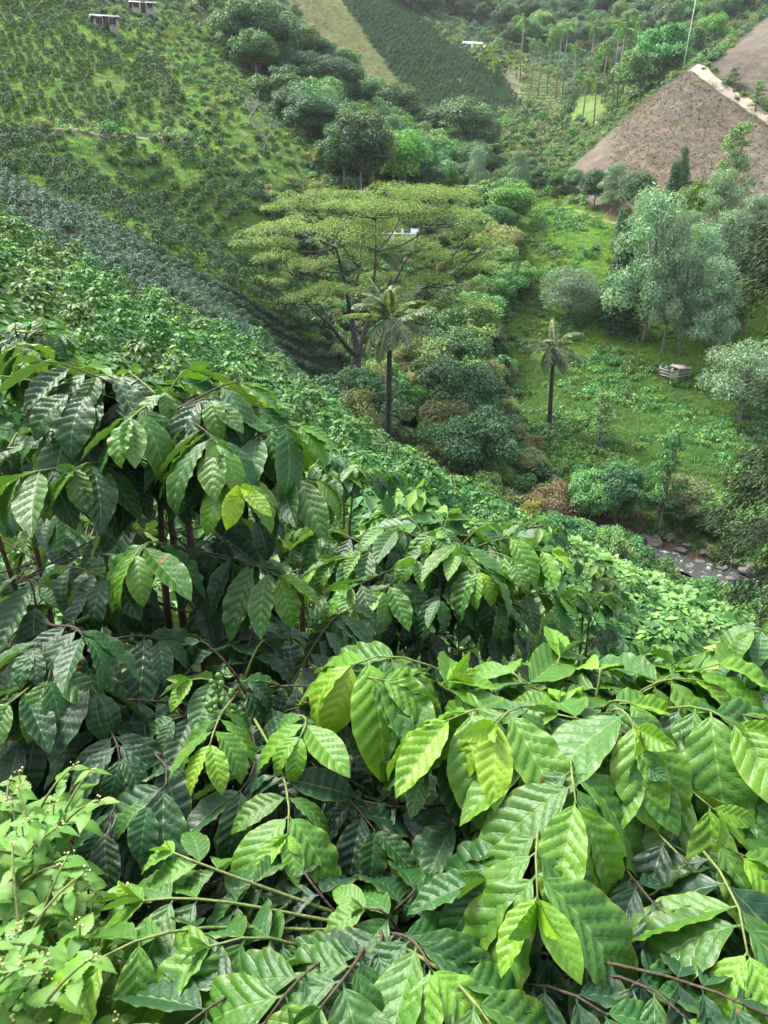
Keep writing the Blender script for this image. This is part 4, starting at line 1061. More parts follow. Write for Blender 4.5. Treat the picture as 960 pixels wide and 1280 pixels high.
for i, (u, v, r, lab) in enumerate([(818, 682, .75, 'largest grey boulder at the head of the rapids'), (836, 680, .45, None), (848, 694, .5, None), (806, 676, .5, None), (858, 690, .4, None), (878, 698, .42, 'flat pale stone on the sandy bank'), (893, 690, .35, None), (862, 716, .4, None),
        (900, 718, .45, None), (918, 712, .5, None), (872, 708, .4, None), (930, 722, .55, None), (842, 706, .35, None), (826, 700, .35, None), (910, 730, .45, None), (885, 722, .3, None), (888, 700, .25, None), (935, 712, .4, None)]):
    p = hit(u, v, 45); o = obj('rock', ROCK[i % 4], None, None, p + Vector((0, 0, r * .15 + .2)))
    o.scale = (r * random.uniform(.9, 1.4), r, r * random.uniform(.55, .8)); o.rotation_euler = (random.uniform(-.2, .2), random.uniform(-.2, .2), random.uniform(0, 6))
    tag(o, lab or 'rounded grey stone wetted by the rapids', 'rock', None if lab else 'stones in the rapids')
def pen(u, v):
    b = hit(u, v, 60); root = thing('livestock_pen', 'small weathered grey wooden pen on the meadow', 'pen', b, None, .5)
    for x in (-1.5, -.5, .5, 1.5):
        for y in (-.9, .9): obj('post', tri_mesh('post', *box(x - .07, x + .07, y - .07, y + .07, -.4, 1.35 + .1 * math.sin(x * 3 + y)), M['wood']), None, root)
    for y in (-1.0, 1.0):
        for z in (.25, .6, .95): obj('rail', tri_mesh('rail', *box(-1.75, 1.75, y - .03, y + .03, z, z + .13), M['wood']), None, root).rotation_euler = (0, random.uniform(-.04, .04), 0)
    for x in (-1.6, 1.6):
        for z in (.3, .65, 1.0): obj('rail', tri_mesh('rail', *box(x - .03, x + .03, -.95, .95, z, z + .13), M['wood']), None, root)
    o = obj('roof_board', tri_mesh('roof_board', *box(-1.0, 1.2, -1.1, .3, 1.42, 1.47), M['wood']), None, root); o.rotation_euler = (.15, .1, 0)
pen(842, 474)
b = hit(853, 90, 120); pole = thing('utility_pole', 'tall thin pale utility pole leaning at the top of the bare field', 'pole', b)
V, F = tube([(0, 0, -.8), (.35, 0, 6), (.75, 0, 13.2)], [.12, .1, .07], 8); obj('shaft', tri_mesh('pole_shaft', V, F, M['concrete'], True), None, pole)
obj('crossarm', tri_mesh('crossarm', *box(-.1, 1.5, -.06, .06, 12.4, 12.55), M['wood']), None, pole)
for x in (0, .35, 1.05, 1.4):
    V, F = tube([(x, 0, 12.55), (x, 0, 12.7), (x, 0, 12.8)], [.05, .07, .03], 6); obj('insulator', tri_mesh('insulator', V, F, M['wall']), None, pole)
def house(u, v, w, dp, h, label, rz, roof_h=1.0, wall=None, up=0.0):
    b = hit(u, v, 60); b.z += up; root = thing('farmhouse' if w > 6 else 'shed', label, 'house' if w > 6 else 'shed', b, None, rz); wall = wall or M['wall']
    obj('wall', tri_mesh('house_wall', *box(-w / 2, w / 2, -dp / 2, dp / 2, -1.5, h), wall), None, root)
    rf = obj('roof', tri_mesh('house_roof', *prism([(-dp / 2 - .5, h), (0, h + roof_h), (dp / 2 + .5, h), (dp / 2 + .5, h - .08), (0, h + roof_h - .1), (-dp / 2 - .5, h - .08)], -w / 2 - .5, w / 2 + .5), M['roof']), None, root); rf.rotation_euler = (0, 0, math.pi / 2)
    obj('ridge_cap', tri_mesh('ridge_cap', *box(-w / 2 - .5, w / 2 + .5, -.15, .15, h + roof_h, h + roof_h + .05), M['roof']), None, rf).rotation_euler = (0, 0, -math.pi / 2)
    obj('door', tri_mesh('door', *box(-.45, .45, -dp / 2 - .06, -dp / 2 + .02, 0, 2.0), M['darkwood']), None, root)
    for s in (-1, 1):
        wd = obj('window', tri_mesh('window', *box(s * w * .3 - .5, s * w * .3 + .5, -dp / 2 - .05, -dp / 2 + .02, .9, 1.8), M['darkwood']), None, root)
        obj('sill', tri_mesh('sill', *box(s * w * .3 - .6, s * w * .3 + .6, -dp / 2 - .14, -dp / 2, .82, .895), wall), None, wd)
house(133, 40, 3.6, 2.6, 2.0, 'small grey-roofed shed above the coffee rows', .4, .35, M['wood'])
house(180, 20, 4.2, 2.6, 1.7, 'timber shed with pale roof uphill of the small shed', .3, .4, M['wood'])
house(590, 64, 6.4, 4.4, 1.9, 'white farmhouse among banana plants in the far valley', .3, 1.0)
house(500, 303, 4.2, 2.8, 1.0, 'low white-roofed building glimpsed behind the umbrella-crowned tree', -.2, .6)

# ------------------------------------------------------------------ near coffee shrubs: every leaf a piece of its own
def coffee_leaf_mesh(name, seed, nl, na, curl, fold, wave, quilt, width=.44, twist=0.):
    r = random.Random(seed)
    p1, p2 = r.uniform(0, 6.28), r.uniform(0, 6.28)
    fr = r.uniform(3.2, 5.2)
    ts = np.linspace(0, 1, nl + 1); ss = np.linspace(-1, 1, na + 1)
    T, Sg = np.meshgrid(ts, ss, indexing='ij')
    tt = np.clip((T - .045) / .955, 0, 1)
    w = (tt ** .86) * ((1 - tt) ** 1.0); w = w / w.max() * width / 2
    w = np.maximum(w, .008 * (1 - T) + .0006)
    a = np.abs(Sg)
    ph = VEINS * (T - .2 * a)
    q = quilt * (np.abs(np.sin(math.pi * ph)) ** .95 - .5) * np.clip(w / (width / 2) * 1.6, 0, 1) * np.sin(math.pi * np.clip(a * .85 + .1, 0, 1)) ** .6
    side = np.where(Sg > 0, p1, p2)
    wave = wave * .6
    z = q + fold * w * a + wave * np.sin(2 * math.pi * fr * T + side) * a ** 2.2 * np.clip(w / (width / 2) * 1.5, 0, 1)
    z += .2 * wave * np.sin(2 * math.pi * (fr * 2.1) * T + 2 * side) * a ** 4
    x = w * Sg * (1 - .12 * fold * a)
    ang = curl * (T ** 1.25) + .12 * math.sin(p1) * np.sin(3 * T)
    dl = 1.0 / nl
    cy_, cz_ = np.zeros(nl + 1), np.zeros(nl + 1)
    for i in range(1, nl + 1):
        am = ang[i, 0]
        cy_[i] = cy_[i - 1] + dl * math.cos(am); cz_[i] = cz_[i - 1] - dl * math.sin(am)
    side_bend = .10 * math.sin(p2) * T ** 2
    tw = twist * T
    xr = x * np.cos(tw) - z * np.sin(tw); zr = x * np.sin(tw) + z * np.cos(tw)
    V = np.stack([xr + side_bend, cy_[:, None] + zr * np.sin(ang), cz_[:, None] + zr * np.cos(ang)], -1).reshape(-1, 3)
    k = na + 1
    i0 = (np.arange(nl)[:, None] * k + np.arange(na)[None]).ravel()
    F = np.stack([i0, i0 + 1, i0 + k + 1, i0 + k], 1)
    me = tri_mesh(name, V, F, M['coffee'], True)
    uvl = me.uv_layers.new(name='UVMap')
    uvv = np.stack([(Sg * .5 + .5).ravel(), T.ravel()], 1)
    uvl.data.foreach_set('uv', uvv[F.ravel()].astype(np.float32).ravel())
    return me
LEAF_HI = [coffee_leaf_mesh('coffee_leaf_%d' % i, i, 60, 10, curl=[.55, .9, 1.25, .35, .75, 1.0, .2, 1.5][i % 8], fold=[.12, .3, .05, .45, .2, .1, .35, .15][i % 8],
           wave=[.016, .026, .012, .03, .02, .036, .014, .022][i % 8], quilt=[.042, .052, .036, .046, .054, .042, .034, .05][i % 8], width=[.44, .47, .42, .40, .46, .5, .43, .41][i % 8],
           twist=[.1, -.2, .25, 0, -.1, .3, -.3, .15][i % 8]) for i in range(16)]
LEAF_MID = [coffee_leaf_mesh('coffee_leaf_mid_%d' % i, 50 + i, 30, 4, curl=[.6, 1.0, 1.3, .4][i % 4], fold=[.15, .3, .1, .4][i % 4], wave=.022, quilt=.03,
            width=[.44, .47, .42, .46][i % 4], twist=[.1, -.2, .25, -.1][i % 4]) for i in range(8)]
LEAF_RAW = []
for me in LEAF_MID:
    co = np.empty(len(me.vertices) * 3, np.float32); me.vertices.foreach_get('co', co)
    fi = np.empty(len(me.loops), np.int32); me.loops.foreach_get('vertex_index', fi)
    uvq = np.empty(len(me.loops) * 2, np.float32); me.uv_layers[0].data.foreach_get('uv', uvq)
    LEAF_RAW.append((co.reshape(-1, 3).astype(float), fi.reshape(-1, 4), uvq.reshape(-1, 2)))
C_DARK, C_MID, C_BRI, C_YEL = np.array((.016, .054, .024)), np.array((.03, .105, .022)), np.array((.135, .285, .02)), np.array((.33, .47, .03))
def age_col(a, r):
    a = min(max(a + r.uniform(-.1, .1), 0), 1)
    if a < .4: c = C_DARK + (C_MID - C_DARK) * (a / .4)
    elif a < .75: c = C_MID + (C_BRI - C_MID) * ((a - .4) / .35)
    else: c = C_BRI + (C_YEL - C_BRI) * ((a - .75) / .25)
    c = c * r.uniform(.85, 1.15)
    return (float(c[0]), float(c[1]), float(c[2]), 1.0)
SHRUB_N = {}
class Shrub:
    def __init__(self, label, base_xy, top, group, seed, hi=True, stems=2, stem_r=.018):
        self.r = random.Random(seed); self.hi = hi
        self.base = Vector((base_xy[0], base_xy[1], gz(*base_xy) - .05))
        self.root = thing('coffee_shrub', label, 'coffee shrub', self.base, group)
        self.top = top; self.n = 0; self.inner = []
        self.stems = []
        for k in range(stems):
            t = top + Vector((self.r.uniform(-.12, .12), self.r.uniform(-.1, .1), -self.r.uniform(0, .2))) * (1 if k else 0)
            b = self.base + Vector((self.r.uniform(-.05, .05), self.r.uniform(-.05, .05), 0)) * (1 if k else 0)
            bow = Vector((self.r.uniform(-.06, .06), self.r.uniform(-.06, .06), 0))
            pts = [b + (t - b) * s + bow * math.sin(math.pi * s) for s in np.linspace(0, 1, 9)]
            V, F = tube([p - self.base for p in pts], np.linspace(stem_r, stem_r * .35, 9), 7)
            obj('stem', tri_mesh('stem', V, F, M['twig'], True), None, self.root)
            self.stems.append(pts)
    def leaf(self, pos, d, up, L, age, inner=False):
        r = self.r
        d = d.normalized(); s = d.cross(up)
        if s.length < 1e-3: s = Vector((1, 0, 0))
        s.normalize(); nrm = s.cross(d)
        mt = Matrix((s, d, nrm)).transposed().to_4x4()
        pool = LEAF_HI if self.hi else LEAF_MID
        if inner or self.n >= 292:
            mt = Matrix.Translation(pos - self.base) @ mt @ Matrix.Rotation(r.uniform(-.3, .3), 4, 'Y') @ Matrix.Diagonal((L, L, L, 1))
            self.inner.append((r.randrange(len(LEAF_MID)), np.array(mt)))
            return None
        o = bpy.data.objects.new('leaf', r.choice(pool)); COL.objects.link(o); o.parent = self.root
        mt = Matrix.Translation(pos - self.base) @ mt @ Matrix.Rotation(r.uniform(-.3, .3), 4, 'Y')
        w = r.uniform(.92, 1.1)
        o.matrix_local = mt @ Matrix.Diagonal((L * w, L, L, 1))
        o.color = age_col(age, r)
        self.n += 1
        return o
    def shoot(self, hub, az, pairs=4, L=.16, age=.4, droop=.5, mode='B', gap=.044, tilt=-.12, attach=None, inner=False):
        """a branch from the stem to the hub with leaf pairs along its outer end; az: heading in degrees, 0 = +X, 90 = +Y"""
        r = self.r; droop *= .62; L *= 1.1 if not inner else 1.0
        st = r.choice(self.stems)
        h = Vector((math.cos(R(az)), math.sin(R(az)), tilt)).normalized()
        if attach is None:
            hd = min((Vector((hub.x - p.x, hub.y - p.y)).length for p in st))
            zt = hub.z - .25 * hd - .02
            attach = min(st[1:], key=lambda p: abs(p.z - zt))
        n = 9; c1 = attach + (hub - attach) * .4 + Vector((0, 0, .0)); c2 = hub - h * (hub - attach).length * .28
        pts = []
        for i in range(n):
            t = i / (n - 1); q = 1 - t
            pts.append(attach * q ** 3 + c1 * 3 * q * q * t + c2 * 3 * q * t * t + hub * t ** 3)
        V, F = tube([p - self.base for p in pts], np.linspace(.0042, .0017, n) * (1 if self.hi else 1.2), 5)
        obj('branch', tri_mesh('branch', V, F, M['twig_green'] if age > .52 or r.random() < .25 else M['twig'], True), None, self.root)
        side = h.cross(Vector((0, 0, 1))).normalized()
        cum = [0]
        for i in range(n - 1, 0, -1): cum.append(cum[-1] + (pts[i] - pts[i - 1]).length)
        def back(s):
            for i in range(len(cum) - 1):
                if s <= cum[i + 1]:
                    f = (s - cum[i]) / max(cum[i + 1] - cum[i], 1e-6)
                    return pts[n - 1 - i].lerp(pts[n - 2 - i], f)
            return pts[0]
        whole = max(pairs, min(12, int(.75 * cum[-1] / gap))) if self.hi and not inner else pairs
        for k in range(whole):
            s = k * gap * r.uniform(.85, 1.15) + .006
            if s > cum[-1]: break
            p = back(s)
            size = L * (1.0, 1.08, 1.0, .98, .95, .9, .9, .9, .9)[min(k, 8)] * r.uniform(.85, 1.12)
            if k == 0: size *= r.uniform(.6, .9)
            ag = age - .07 * k if k else age + .1
            base_a = (28, 55, 68, 75)[min(k, 3)]
            for sg in (-1, 1):
                if k > 1 and r.random() < .08: continue
                an = R(base_a + r.uniform(-14, 14)) * sg
                dr = droop * r.uniform(.6, 1.4) + (.06 * k if k < 4 else .25)
                if mode == 'R' and k % 2 == 1: an += R(90) * (1 if sg > 0 else 1); an = an if sg > 0 else an
                d = h * math.cos(an) + side * math.sin(an)
                d = Vector((d.x, d.y, 0)).normalized() * math.cos(dr) - Vector((0, 0, 1)) * math.sin(dr)
                up = Vector((r.uniform(-.25, .25), r.uniform(-.25, .25), 1)) - h * .1
                self.leaf(p, d, up, size, ag, inner or k >= pairs + 1)
        if age > .3 and self.hi and not inner and r.random() < .6:                 # unopened leaf pair at the tip
            for sg in (-1, 1):
                d = h + Vector((0, 0, .35)) + side * sg * .25
                self.leaf(hub, d, side * -sg + Vector((0, 0, .4)), L * r.uniform(.2, .45), age + r.uniform(0, .25))
    def fill(self, n, rx, ry, z0, z1, L, age, pairs=4, cx=None, joined=True):
        r = self.r
        c = cx or self.top
        for i in range(n):
            az = 360 * (i * .618 + r.random() * .1)
            f = r.random()
            zz = z0 + (z1 - z0) * f
            rad = r.uniform(.55, 1.0) * (1 - .45 * f * f)
            hub = Vector((c.x + math.cos(R(az)) * rx * rad, c.y + math.sin(R(az)) * ry * rad, zz))
            self.shoot(hub, az + r.uniform(-20, 20), pairs, L, age + .25 * f * r.random(), r.uniform(.45, .95), inner=joined)
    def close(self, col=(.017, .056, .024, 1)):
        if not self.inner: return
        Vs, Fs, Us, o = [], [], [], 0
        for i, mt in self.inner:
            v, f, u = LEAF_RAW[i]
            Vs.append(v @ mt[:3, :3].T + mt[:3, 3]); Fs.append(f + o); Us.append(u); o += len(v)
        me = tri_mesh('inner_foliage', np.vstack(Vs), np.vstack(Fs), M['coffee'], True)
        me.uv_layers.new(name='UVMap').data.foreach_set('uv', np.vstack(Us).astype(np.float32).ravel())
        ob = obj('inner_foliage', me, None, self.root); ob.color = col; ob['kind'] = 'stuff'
NEAR = 'coffee shrubs in front of the ravine'
E = EYE.z
# left shrub with the bare inner stem
sA = Shrub('tall dark coffee shrub at left with bare brown stem showing under its domed crown', (-.62, 2.02), at_depth(196, 500, 2.25), NEAR, 1, True, 3, .02)
for u, v, D, az, pr, L, ag, dr in [
    (235, 462, 2.3, 60, 4, .17, .42, .45), (165, 468, 2.3, 120, 4, .17, .42, .4), (300, 478, 2.2, 20, 4, .17, .45, .5), (52, 452, 2.2, 160, 4, .17, .45, .45), (85, 492, 2.1, 200, 4, .17, .35, .5),
    (165, 522, 2.0, 265, 5, .18, .5, .75), (270, 556, 1.95, 285, 5, .19, .5, .7), (375, 533, 2.1, 350, 4, .18, .45, .7), (397, 600, 2.1, 350, 4, .17, .45, .65), (95, 585, 2.0, 250, 4, .17, .42, .7),
    (24, 596, 2.0, 230, 4, .18, .45, .75), (170, 693, 1.85, 270, 3, .17, .62, .7), (300, 610, 1.9, 290, 2, .13, .72, .7), (350, 722, 1.95, 320, 3, .16, .5, .8), (20, 430, 2.4, 100, 4, .16, .45, .4), (330, 500, 2.35, 45, 4, .16, .48, .4),
    (205, 490, 2.15, 270, 4, .17, .4, .5), (120, 470, 2.15, 240, 4, .17, .42, .55), (265, 500, 2.1, 300, 4, .17, .42, .6), (60, 540, 2.1, 220, 4, .17, .3, .7), (340, 560, 2.15, 330, 4, .17, .3, .8),
    (-40, 470, 2.3, 180, 4, .17, .35, .5)]:
    sA.shoot(at_depth(u, v, D), az, pr + (pr > 3), L * 1.08, ag, dr)
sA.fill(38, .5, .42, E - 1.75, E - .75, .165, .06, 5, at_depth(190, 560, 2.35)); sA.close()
# dark shrub lower left
sE = Shrub('dark glossy coffee shrub right behind the flowering weeds', (-.95, 1.55), at_depth(60, 780, 1.95), NEAR, 2, True, 2)
for u, v, D, az, pr, L, ag, dr in [
    (42, 812, 1.75, 270, 4, .16, .3, .45), (104, 797, 1.75, 300, 4, .16, .22, .4), (10, 880, 1.65, 240, 4, .16, .3, .6), (60, 850, 1.7, 280, 3, .17, .35, .8), (183, 1008, 1.5, 230, 2, .17, .25, .55),
    (150, 720, 2.0, 320, 4, .16, .12, .5), (200, 800, 1.9, 330, 4, .16, .1, .5), (20, 720, 1.95, 200, 4, .16, .15, .5), (150, 950, 1.6, 290, 4, .16, .08, .5), (130, 1040, 1.5, 260, 4, .15, .08, .5)]:
    sE.shoot(at_depth(u, v, D), az, pr, L, ag, dr)
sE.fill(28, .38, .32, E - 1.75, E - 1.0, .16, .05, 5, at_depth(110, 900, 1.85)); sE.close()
# berry-bearing shrub in the middle
sH = Shrub('coffee shrub carrying a cluster of green berries and a bright leaf rosette', (-.28, 1.5), at_depth(300, 860, 1.95), NEAR, 3, True, 2)
for u, v, D, az, pr, L, ag, dr in [
    (262, 932, 1.55, 270, 4, .125, .62, .5), (375, 922, 1.55, 250, 3, .12, .65, .35), (360, 1044, 1.4, 270, 2, .14, .6, .15), (238, 850, 1.8, 200, 3, .12, .5, .3), (310, 850, 1.8, 20, 4, .14, .2, .45),
    (330, 800, 1.95, 60, 4, .15, .1, .5), (250, 800, 1.95, 140, 4, .15, .08, .5), (420, 980, 1.6, 320, 4, .15, .1, .5), (300, 990, 1.55, 240, 4, .15, .1, .5), (470, 1040, 1.5, 300, 4, .15, .1, .5),
    (215, 900, 1.75, 210, 3, .14, .2, .5), (400, 880, 1.75, 20, 4, .14, .15, .5), (330, 740, 2.1, 80, 4, .15, .2, .5), (440, 760, 2.2, 40, 4, .14, .3, .5)]:
    sH.shoot(at_depth(u, v, D), az, pr, L, ag, dr)
sH.fill(33, .42, .34, E - 1.9, E - 1.1, .155, .05, 5, at_depth(350, 960, 1.9)); sH.close()
berry = icos('berry', 2, M['berry'])
bc = at_depth(276, 868, 1.68)
for i in range(26):
    o = obj('berry', berry, None, sH.root)
    o.location = bc - sH.base + Vector((random.gauss(0, .016), random.gauss(0, .014), random.gauss(0, .03)))
    k = random.uniform(.0052, .0068); o.scale = (k, k, k * 1.2)
# middle shrub
sB = Shrub('coffee shrub further down the slope, leaves half the size of the bright one', (.17, 2.95), at_depth(545, 690, 3.45), NEAR, 4, True, 2)
for u, v, D, az, pr, L, ag, dr in [
    (560, 640, 3.5, 90, 4, 0.192, 0.58, .35), (510, 645, 3.5, 120, 4, 0.192, 0.53, .4), (480, 660, 3.3, 170, 4, 0.192, 0.50, .5), (610, 655, 3.4, 30, 4, 0.192, 0.53, .5), (650, 672, 3.3, 0, 4, 0.192, 0.58, .5), (690, 690, 3.3, 350, 4, 0.192, 0.68, .5),
    (575, 685, 3.1, 270, 4, 0.192, 0.53, .65), (600, 715, 3.0, 280, 4, 0.204, 0.58, .75), (640, 700, 3.1, 300, 4, 0.192, 0.58, .7), (520, 700, 3.1, 250, 4, 0.192, 0.48, .7), (450, 690, 3.2, 200, 4, 0.192, 0.48, .6), (420, 700, 3.2, 200, 4, 0.192, 0.46, .6),
    (700, 745, 3.2, 350, 4, 0.180, 0.53, .6), (480, 740, 3.0, 250, 4, 0.192, 0.48, .7), (440, 735, 3.0, 220, 4, 0.192, 0.43, .6), (395, 715, 3.3, 190, 4, 0.192, 0.48, .5), (545, 665, 3.2, 260, 4, 0.192, 0.50, .5),
    (550, 750, 3.0, 270, 4, 0.192, 0.33, .8), (625, 755, 3.0, 300, 4, 0.192, 0.33, .8), (400, 660, 3.6, 160, 4, 0.192, 0.46, .5)]:
    sB.shoot(at_depth(u, v, D), az, pr, L, ag, dr)
sB.fill(33, .55, .45, E - 2.75, E - 1.75, .16, .08, 5, at_depth(550, 720, 3.45)); sB.close()
# bright shrub on the right
sC = Shrub('bright lime green coffee shrub with big wavy leaves beside the green berries', (.42, 1.42), at_depth(740, 900, 1.75), NEAR, 5, True, 2, .016)
for u, v, D, az, pr, L, ag, dr in [
    (843, 838, 1.70, 60, 3, .17, .58, .2), (870, 850, 1.62, 345, 3, .18, .6, .35), (697, 893, 1.50, 150, 3, .19, .5, .3), (700, 880, 1.6, 100, 3, .18, .58, .2), (620, 905, 1.42, 235, 4, .19, .68, .55), (793, 908, 1.42, 275, 3, .21, .6, .5), (790, 880, 1.55, 330, 3, .18, .6, .35),
    (918, 905, 1.45, 300, 3, .2, .62, .6), (720, 1004, 1.28, 265, 3, .19, .62, .8), (672, 1124, 1.15, 265, 3, .18, .66, .75), (935, 1195, 1.12, 250, 2, .19, .6, .35), (438, 832, 1.62, 220, 4, .2, .72, .75), (480, 850, 1.6, 350, 3, .16, .6, .25),
    (560, 850, 1.6, 30, 3, .17, .6, .3), (640, 840, 1.7, 110, 3, .17, .55, .2), (750, 835, 1.75, 80, 3, .17, .6, .2), (890, 1010, 1.35, 300, 3, .2, .64, .7), (560, 900, 1.45, 210, 3, .18, .7, .5), (930, 1070, 1.3, 330, 3, .19, .6, .6),
    (800, 950, 1.4, 260, 3, .18, .45, .6), (660, 950, 1.4, 240, 3, .18, .5, .7), (700, 820, 1.8, 60, 3, .17, .55, .2), (900, 830, 1.7, 20, 3, .17, .6, .3), (960, 900, 1.5, 340, 3, .19, .6, .5), (610, 1100, 1.25, 200, 3, .16, .35, .5),
    (1010, 1000, 1.4, 330, 4, .19, .55, .6), (850, 1160, 1.2, 310, 4, .16, .12, .6), (790, 1100, 1.3, 280, 4, .16, .15, .7), (860, 1080, 1.3, 300, 4, .17, .15, .7), (530, 960, 1.5, 230, 4, .16, .35, .6),
    (565, 1030, 1.5, 220, 5, .17, .12, .6), (595, 1060, 1.45, 260, 5, .17, .15, .7), (540, 1075, 1.5, 200, 5, .16, .1, .6), (500, 1020, 1.6, 190, 5, .16, .12, .5), (940, 1260, 1.2, 300, 5, .17, .12, .6), (450, 1000, 1.6, 150, 4, .15, .12, .4)]:
    sC.shoot(at_depth(u, v, D), az, pr, L * 1.1, ag, dr)
sC.fill(26, .3, .2, E - 2.0, E - 1.45, .16, .05, 5, at_depth(530, 1060, 1.75)); sC.fill(38, .36, .3, E - 1.9, E - 1.25, .16, .06, 5, at_depth(740, 1080, 1.6)); sC.close()
# low shrub with the pale horizontal branch
sD = Shrub('low coffee shrub with a pale yellowish branch stretching level over its leaves', (.05, 1.0), at_depth(470, 1160, 1.35), NEAR, 6, True, 2, .014)
for u, v, D, az, pr, L, ag, dr in [
    (178, 1126, 1.22, 185, 7, .135, .55, .35), (262, 1183, 1.12, 200, 4, .17, .55, .45), (125, 1198, 1.1, 215, 3, .16, .6, .5), (215, 1065, 1.3, 150, 3, .1, .62, .1), (455, 1135, 1.25, 180, 3, .12, .5, .1),
    (400, 1260, 1.0, 230, 3, .17, .5, .35), (540, 1215, 1.08, 290, 3, .16, .5, .3), (330, 1280, .98, 240, 3, .17, .5, .4), (470, 1195, 1.15, 250, 4, .16, .2, .4), (520, 1110, 1.3, 60, 4, .15, .15, .4),
    (620, 1290, 1.0, 300, 4, .17, .5, .4), (760, 1270, 1.05, 320, 4, .17, .2, .4), (860, 1275, 1.05, 300, 4, .17, .45, .4), (960, 1270, 1.05, 330, 4, .17, .2, .4), (220, 1290, 1.0, 220, 4, .17, .3, .4), (380, 1090, 1.35, 120, 4, .14, .12, .4)]:
    sD.shoot(at_depth(u, v, D), az, pr, L, ag, dr)
sD.fill(33, .5, .25, E - 1.9, E - 1.35, .16, .08, 5, at_depth(480, 1230, 1.35)); sD.close()
# shrubs one row further down
def mid_shrub(label, u, v, D, seed, rad=.62, L=.16, age=.3, n=24, hgt=1.7):
    top = at_depth(u, v, D)
    s = Shrub(label, (top.x, top.y), top, NEAR, seed, False, 2)
    z1 = top.z; z0 = max(s.base.z + .35, top.z - 1.3)
    s.fill(n, rad, rad, z0, z1, L, age, 5, top, False)
    for k in range(5):
        s.shoot(top + Vector((s.r.uniform(-.2, .2), s.r.uniform(-.2, .2), s.r.uniform(-.1, .1))), 72 * k + s.r.uniform(-20, 20), 4, L, age + .15, .45)
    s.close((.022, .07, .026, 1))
    return s
mid_shrub('dark coffee shrub half hidden behind the bright lime green shrub', 985, 800, 3.1, 11, .5)
mid_shrub('coffee shrub in the gap between the domed shrub and the ravine edge', 430, 585, 6.0, 12, .75)
mid_shrub('second coffee shrub in the gap below the domed crown', 380, 640, 4.9, 13, .6)
mid_shrub('coffee shrub just beyond the half-size leaved one', 660, 660, 5.2, 14, .65)
mid_shrub('coffee shrub peeking above the domed crown on its outer side', 20, 415, 5.5, 15, .8)
mid_shrub('coffee shrub on the edge where the slope drops to the broad-leaved herbs', 730, 745, 6.0, 16, .7)
mid_shrub('dark coffee shrub filling the gap under the domed crown next to the weeds', 10, 560, 3.1, 17, .6, .16, .2)
mid_shrub('dark coffee shrub on the open side of the bright lime green shrub', 1010, 930, 2.8, 18, .5, .16, .2, 20)
mid_shrub('coffee shrub down the slope from the bright lime green shrub', 962, 828, 4.4, 19, .55, .16, .25, 20)
mid_shrub('coffee shrub where the slope falls away towards the rapids', 1000, 800, 6.4, 20, .6, .16, .3, 20)
# ------------------------------------------------------------------ flowering weeds at the photographer's feet
def toothed_leaf(seed):
    rg = np.random.default_rng(seed); n = 16; V, F = [], []
    curl = rg.uniform(.3, .9)
    for i in range(n + 1):
        t = i / n; w = .36 * math.sin(math.pi * min(1, t * .8 + .14)) ** 1.1 * (1 - t) ** .35 * (1.0 if i % 2 else .8); w = max(w, .008)
        z = -curl * t * t * .5; up = .08 * w * 3
        V += [(-w, t - .03 * (i % 2), z + up), (-w * .5, t, z + up * .3 + .03 * (i % 2)), (0, t, z), (w * .5, t, z + up * .3 + .03 * (i % 2)), (w, t - .03 * (i % 2), z + up)]
    for i in range(n):
        for j in range(4): q = i * 5 + j; F.append((q, q + 1, q + 6, q + 5))
    return tri_mesh('weed_leaf', np.array(V), np.array(F), M['weed'], True)
WL = [toothed_leaf(i) for i in range(5)]
fl = icos('flower_head', 1, M['petal'])
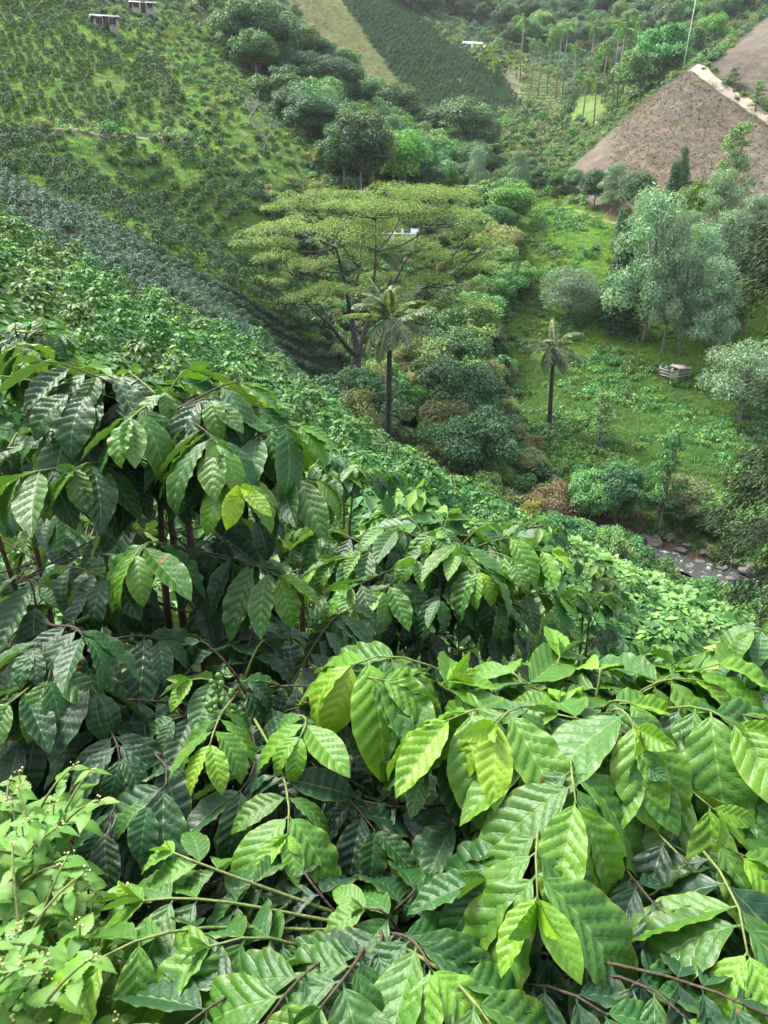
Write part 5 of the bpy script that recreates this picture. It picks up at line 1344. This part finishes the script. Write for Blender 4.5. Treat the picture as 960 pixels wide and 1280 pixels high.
def weed(x, y, h, label, group, seed):
    r = random.Random(seed); b = Vector((x, y, gz(x, y) - .02)); root = thing('flowering_weed', label, 'weed', b, group)
    lean = Vector((r.uniform(-.18, .18), r.uniform(-.2, .1), 0))
    def stalk(p0, p1, n, L0, nm):
        line = [p0.lerp(p1, t) + Vector((0, 0, .02 * math.sin(3 * t))) for t in np.linspace(0, 1, 6)]
        obj(nm, tri_mesh('weed_' + nm, *tube(line, np.linspace(.0035, .0015, 6), 5), M['twig_green'], True), None, root)
        for k in range(n):
            t = .25 + .72 * k / max(1, n - 1); p = p0.lerp(p1, t); a0 = k * 1.57 + r.uniform(-.4, .4)
            for sg in (0, math.pi):
                o = bpy.data.objects.new('leaf', r.choice(WL)); COL.objects.link(o); o.parent = root
                L = L0 * (1.1 - .55 * t) * r.uniform(.75, 1.2); o.location = p; o.rotation_euler = (r.uniform(-.35, .35), r.uniform(-.3, .3), a0 + sg + r.uniform(-.3, .3)); o.scale = (L, L, L)
        return p1
    top = Vector((lean.x, lean.y, h)); stalk(Vector((0, 0, 0)), top, 9, .09, 'stem'); tips = [top]
    for k in range(8):
        t = r.uniform(.35, .95); a = r.uniform(0, 6.28); p = Vector((0, 0, 0)).lerp(top, t)
        tips.append(stalk(p, p + Vector((math.cos(a) * .11, math.sin(a) * .11, r.uniform(.07, .16))), 4, .062, 'branch'))
    for p in tips:
        for j in range(4):
            o = obj('flower', fl, None, root); o.location = p + Vector((r.uniform(-.008, .008), r.uniform(-.008, .008), r.uniform(.0, .01))); k = r.uniform(.0016, .0026); o.scale = (k, k, k)
random.seed(12)
WPX = [(12, 985, 1.42), (55, 965, 1.5), (95, 975, 1.48), (25, 1030, 1.34), (75, 1035, 1.36), (110, 1040, 1.38), (10, 1090, 1.22), (55, 1100, 1.24), (95, 1095, 1.26), (20, 1160, 1.12), (60, 1165, 1.14), (15, 1225, 1.04), (55, 1235, 1.05), (-30, 1060, 1.25), (-25, 1180, 1.1), (30, 1280, .98), (-40, 980, 1.42), (85, 1010, 1.42), (40, 1060, 1.3), (35, 1130, 1.2), (80, 1140, 1.2), (5, 1255, 1.0)]
for i, (u, v, d) in enumerate(WPX):
    q = at_depth(u, v, d); h = q.z - gz(q.x, q.y)
    weed(q.x, q.y, max(.2, h), '' + ('tall ' if h > .62 else 'short ' if h < .5 else '') + 'light green toothed-leaf weed with yellowish flower heads, ' + ('against the dark shrub' if v < 1045 else 'in the middle of the patch' if v < 1170 else 'beside the pale level branch'), 'flowering weeds in front of the dark shrub', 40 + i)

# ------------------------------------------------------------------ haze over the valley
hz = tri_mesh('haze', *box(-400, 430, -30, 580, float(GZ.min()) - 1.0, float(GZ.max()) + 18), None)
hm, hnt, hout = new_mat('haze_air')
pv = nd(hnt, 'ShaderNodeVolumePrincipled')
pv.inputs['Color'].default_value = (.92, .97, 1.0, 1); pv.inputs['Density'].default_value = .00011; pv.inputs['Anisotropy'].default_value = .2
hnt.links.new(pv.outputs[0], hout.inputs['Volume'])
hz.materials.append(hm)
tag(obj('haze', hz), 'thin pale haze filling the valley', 'haze', kind='stuff')
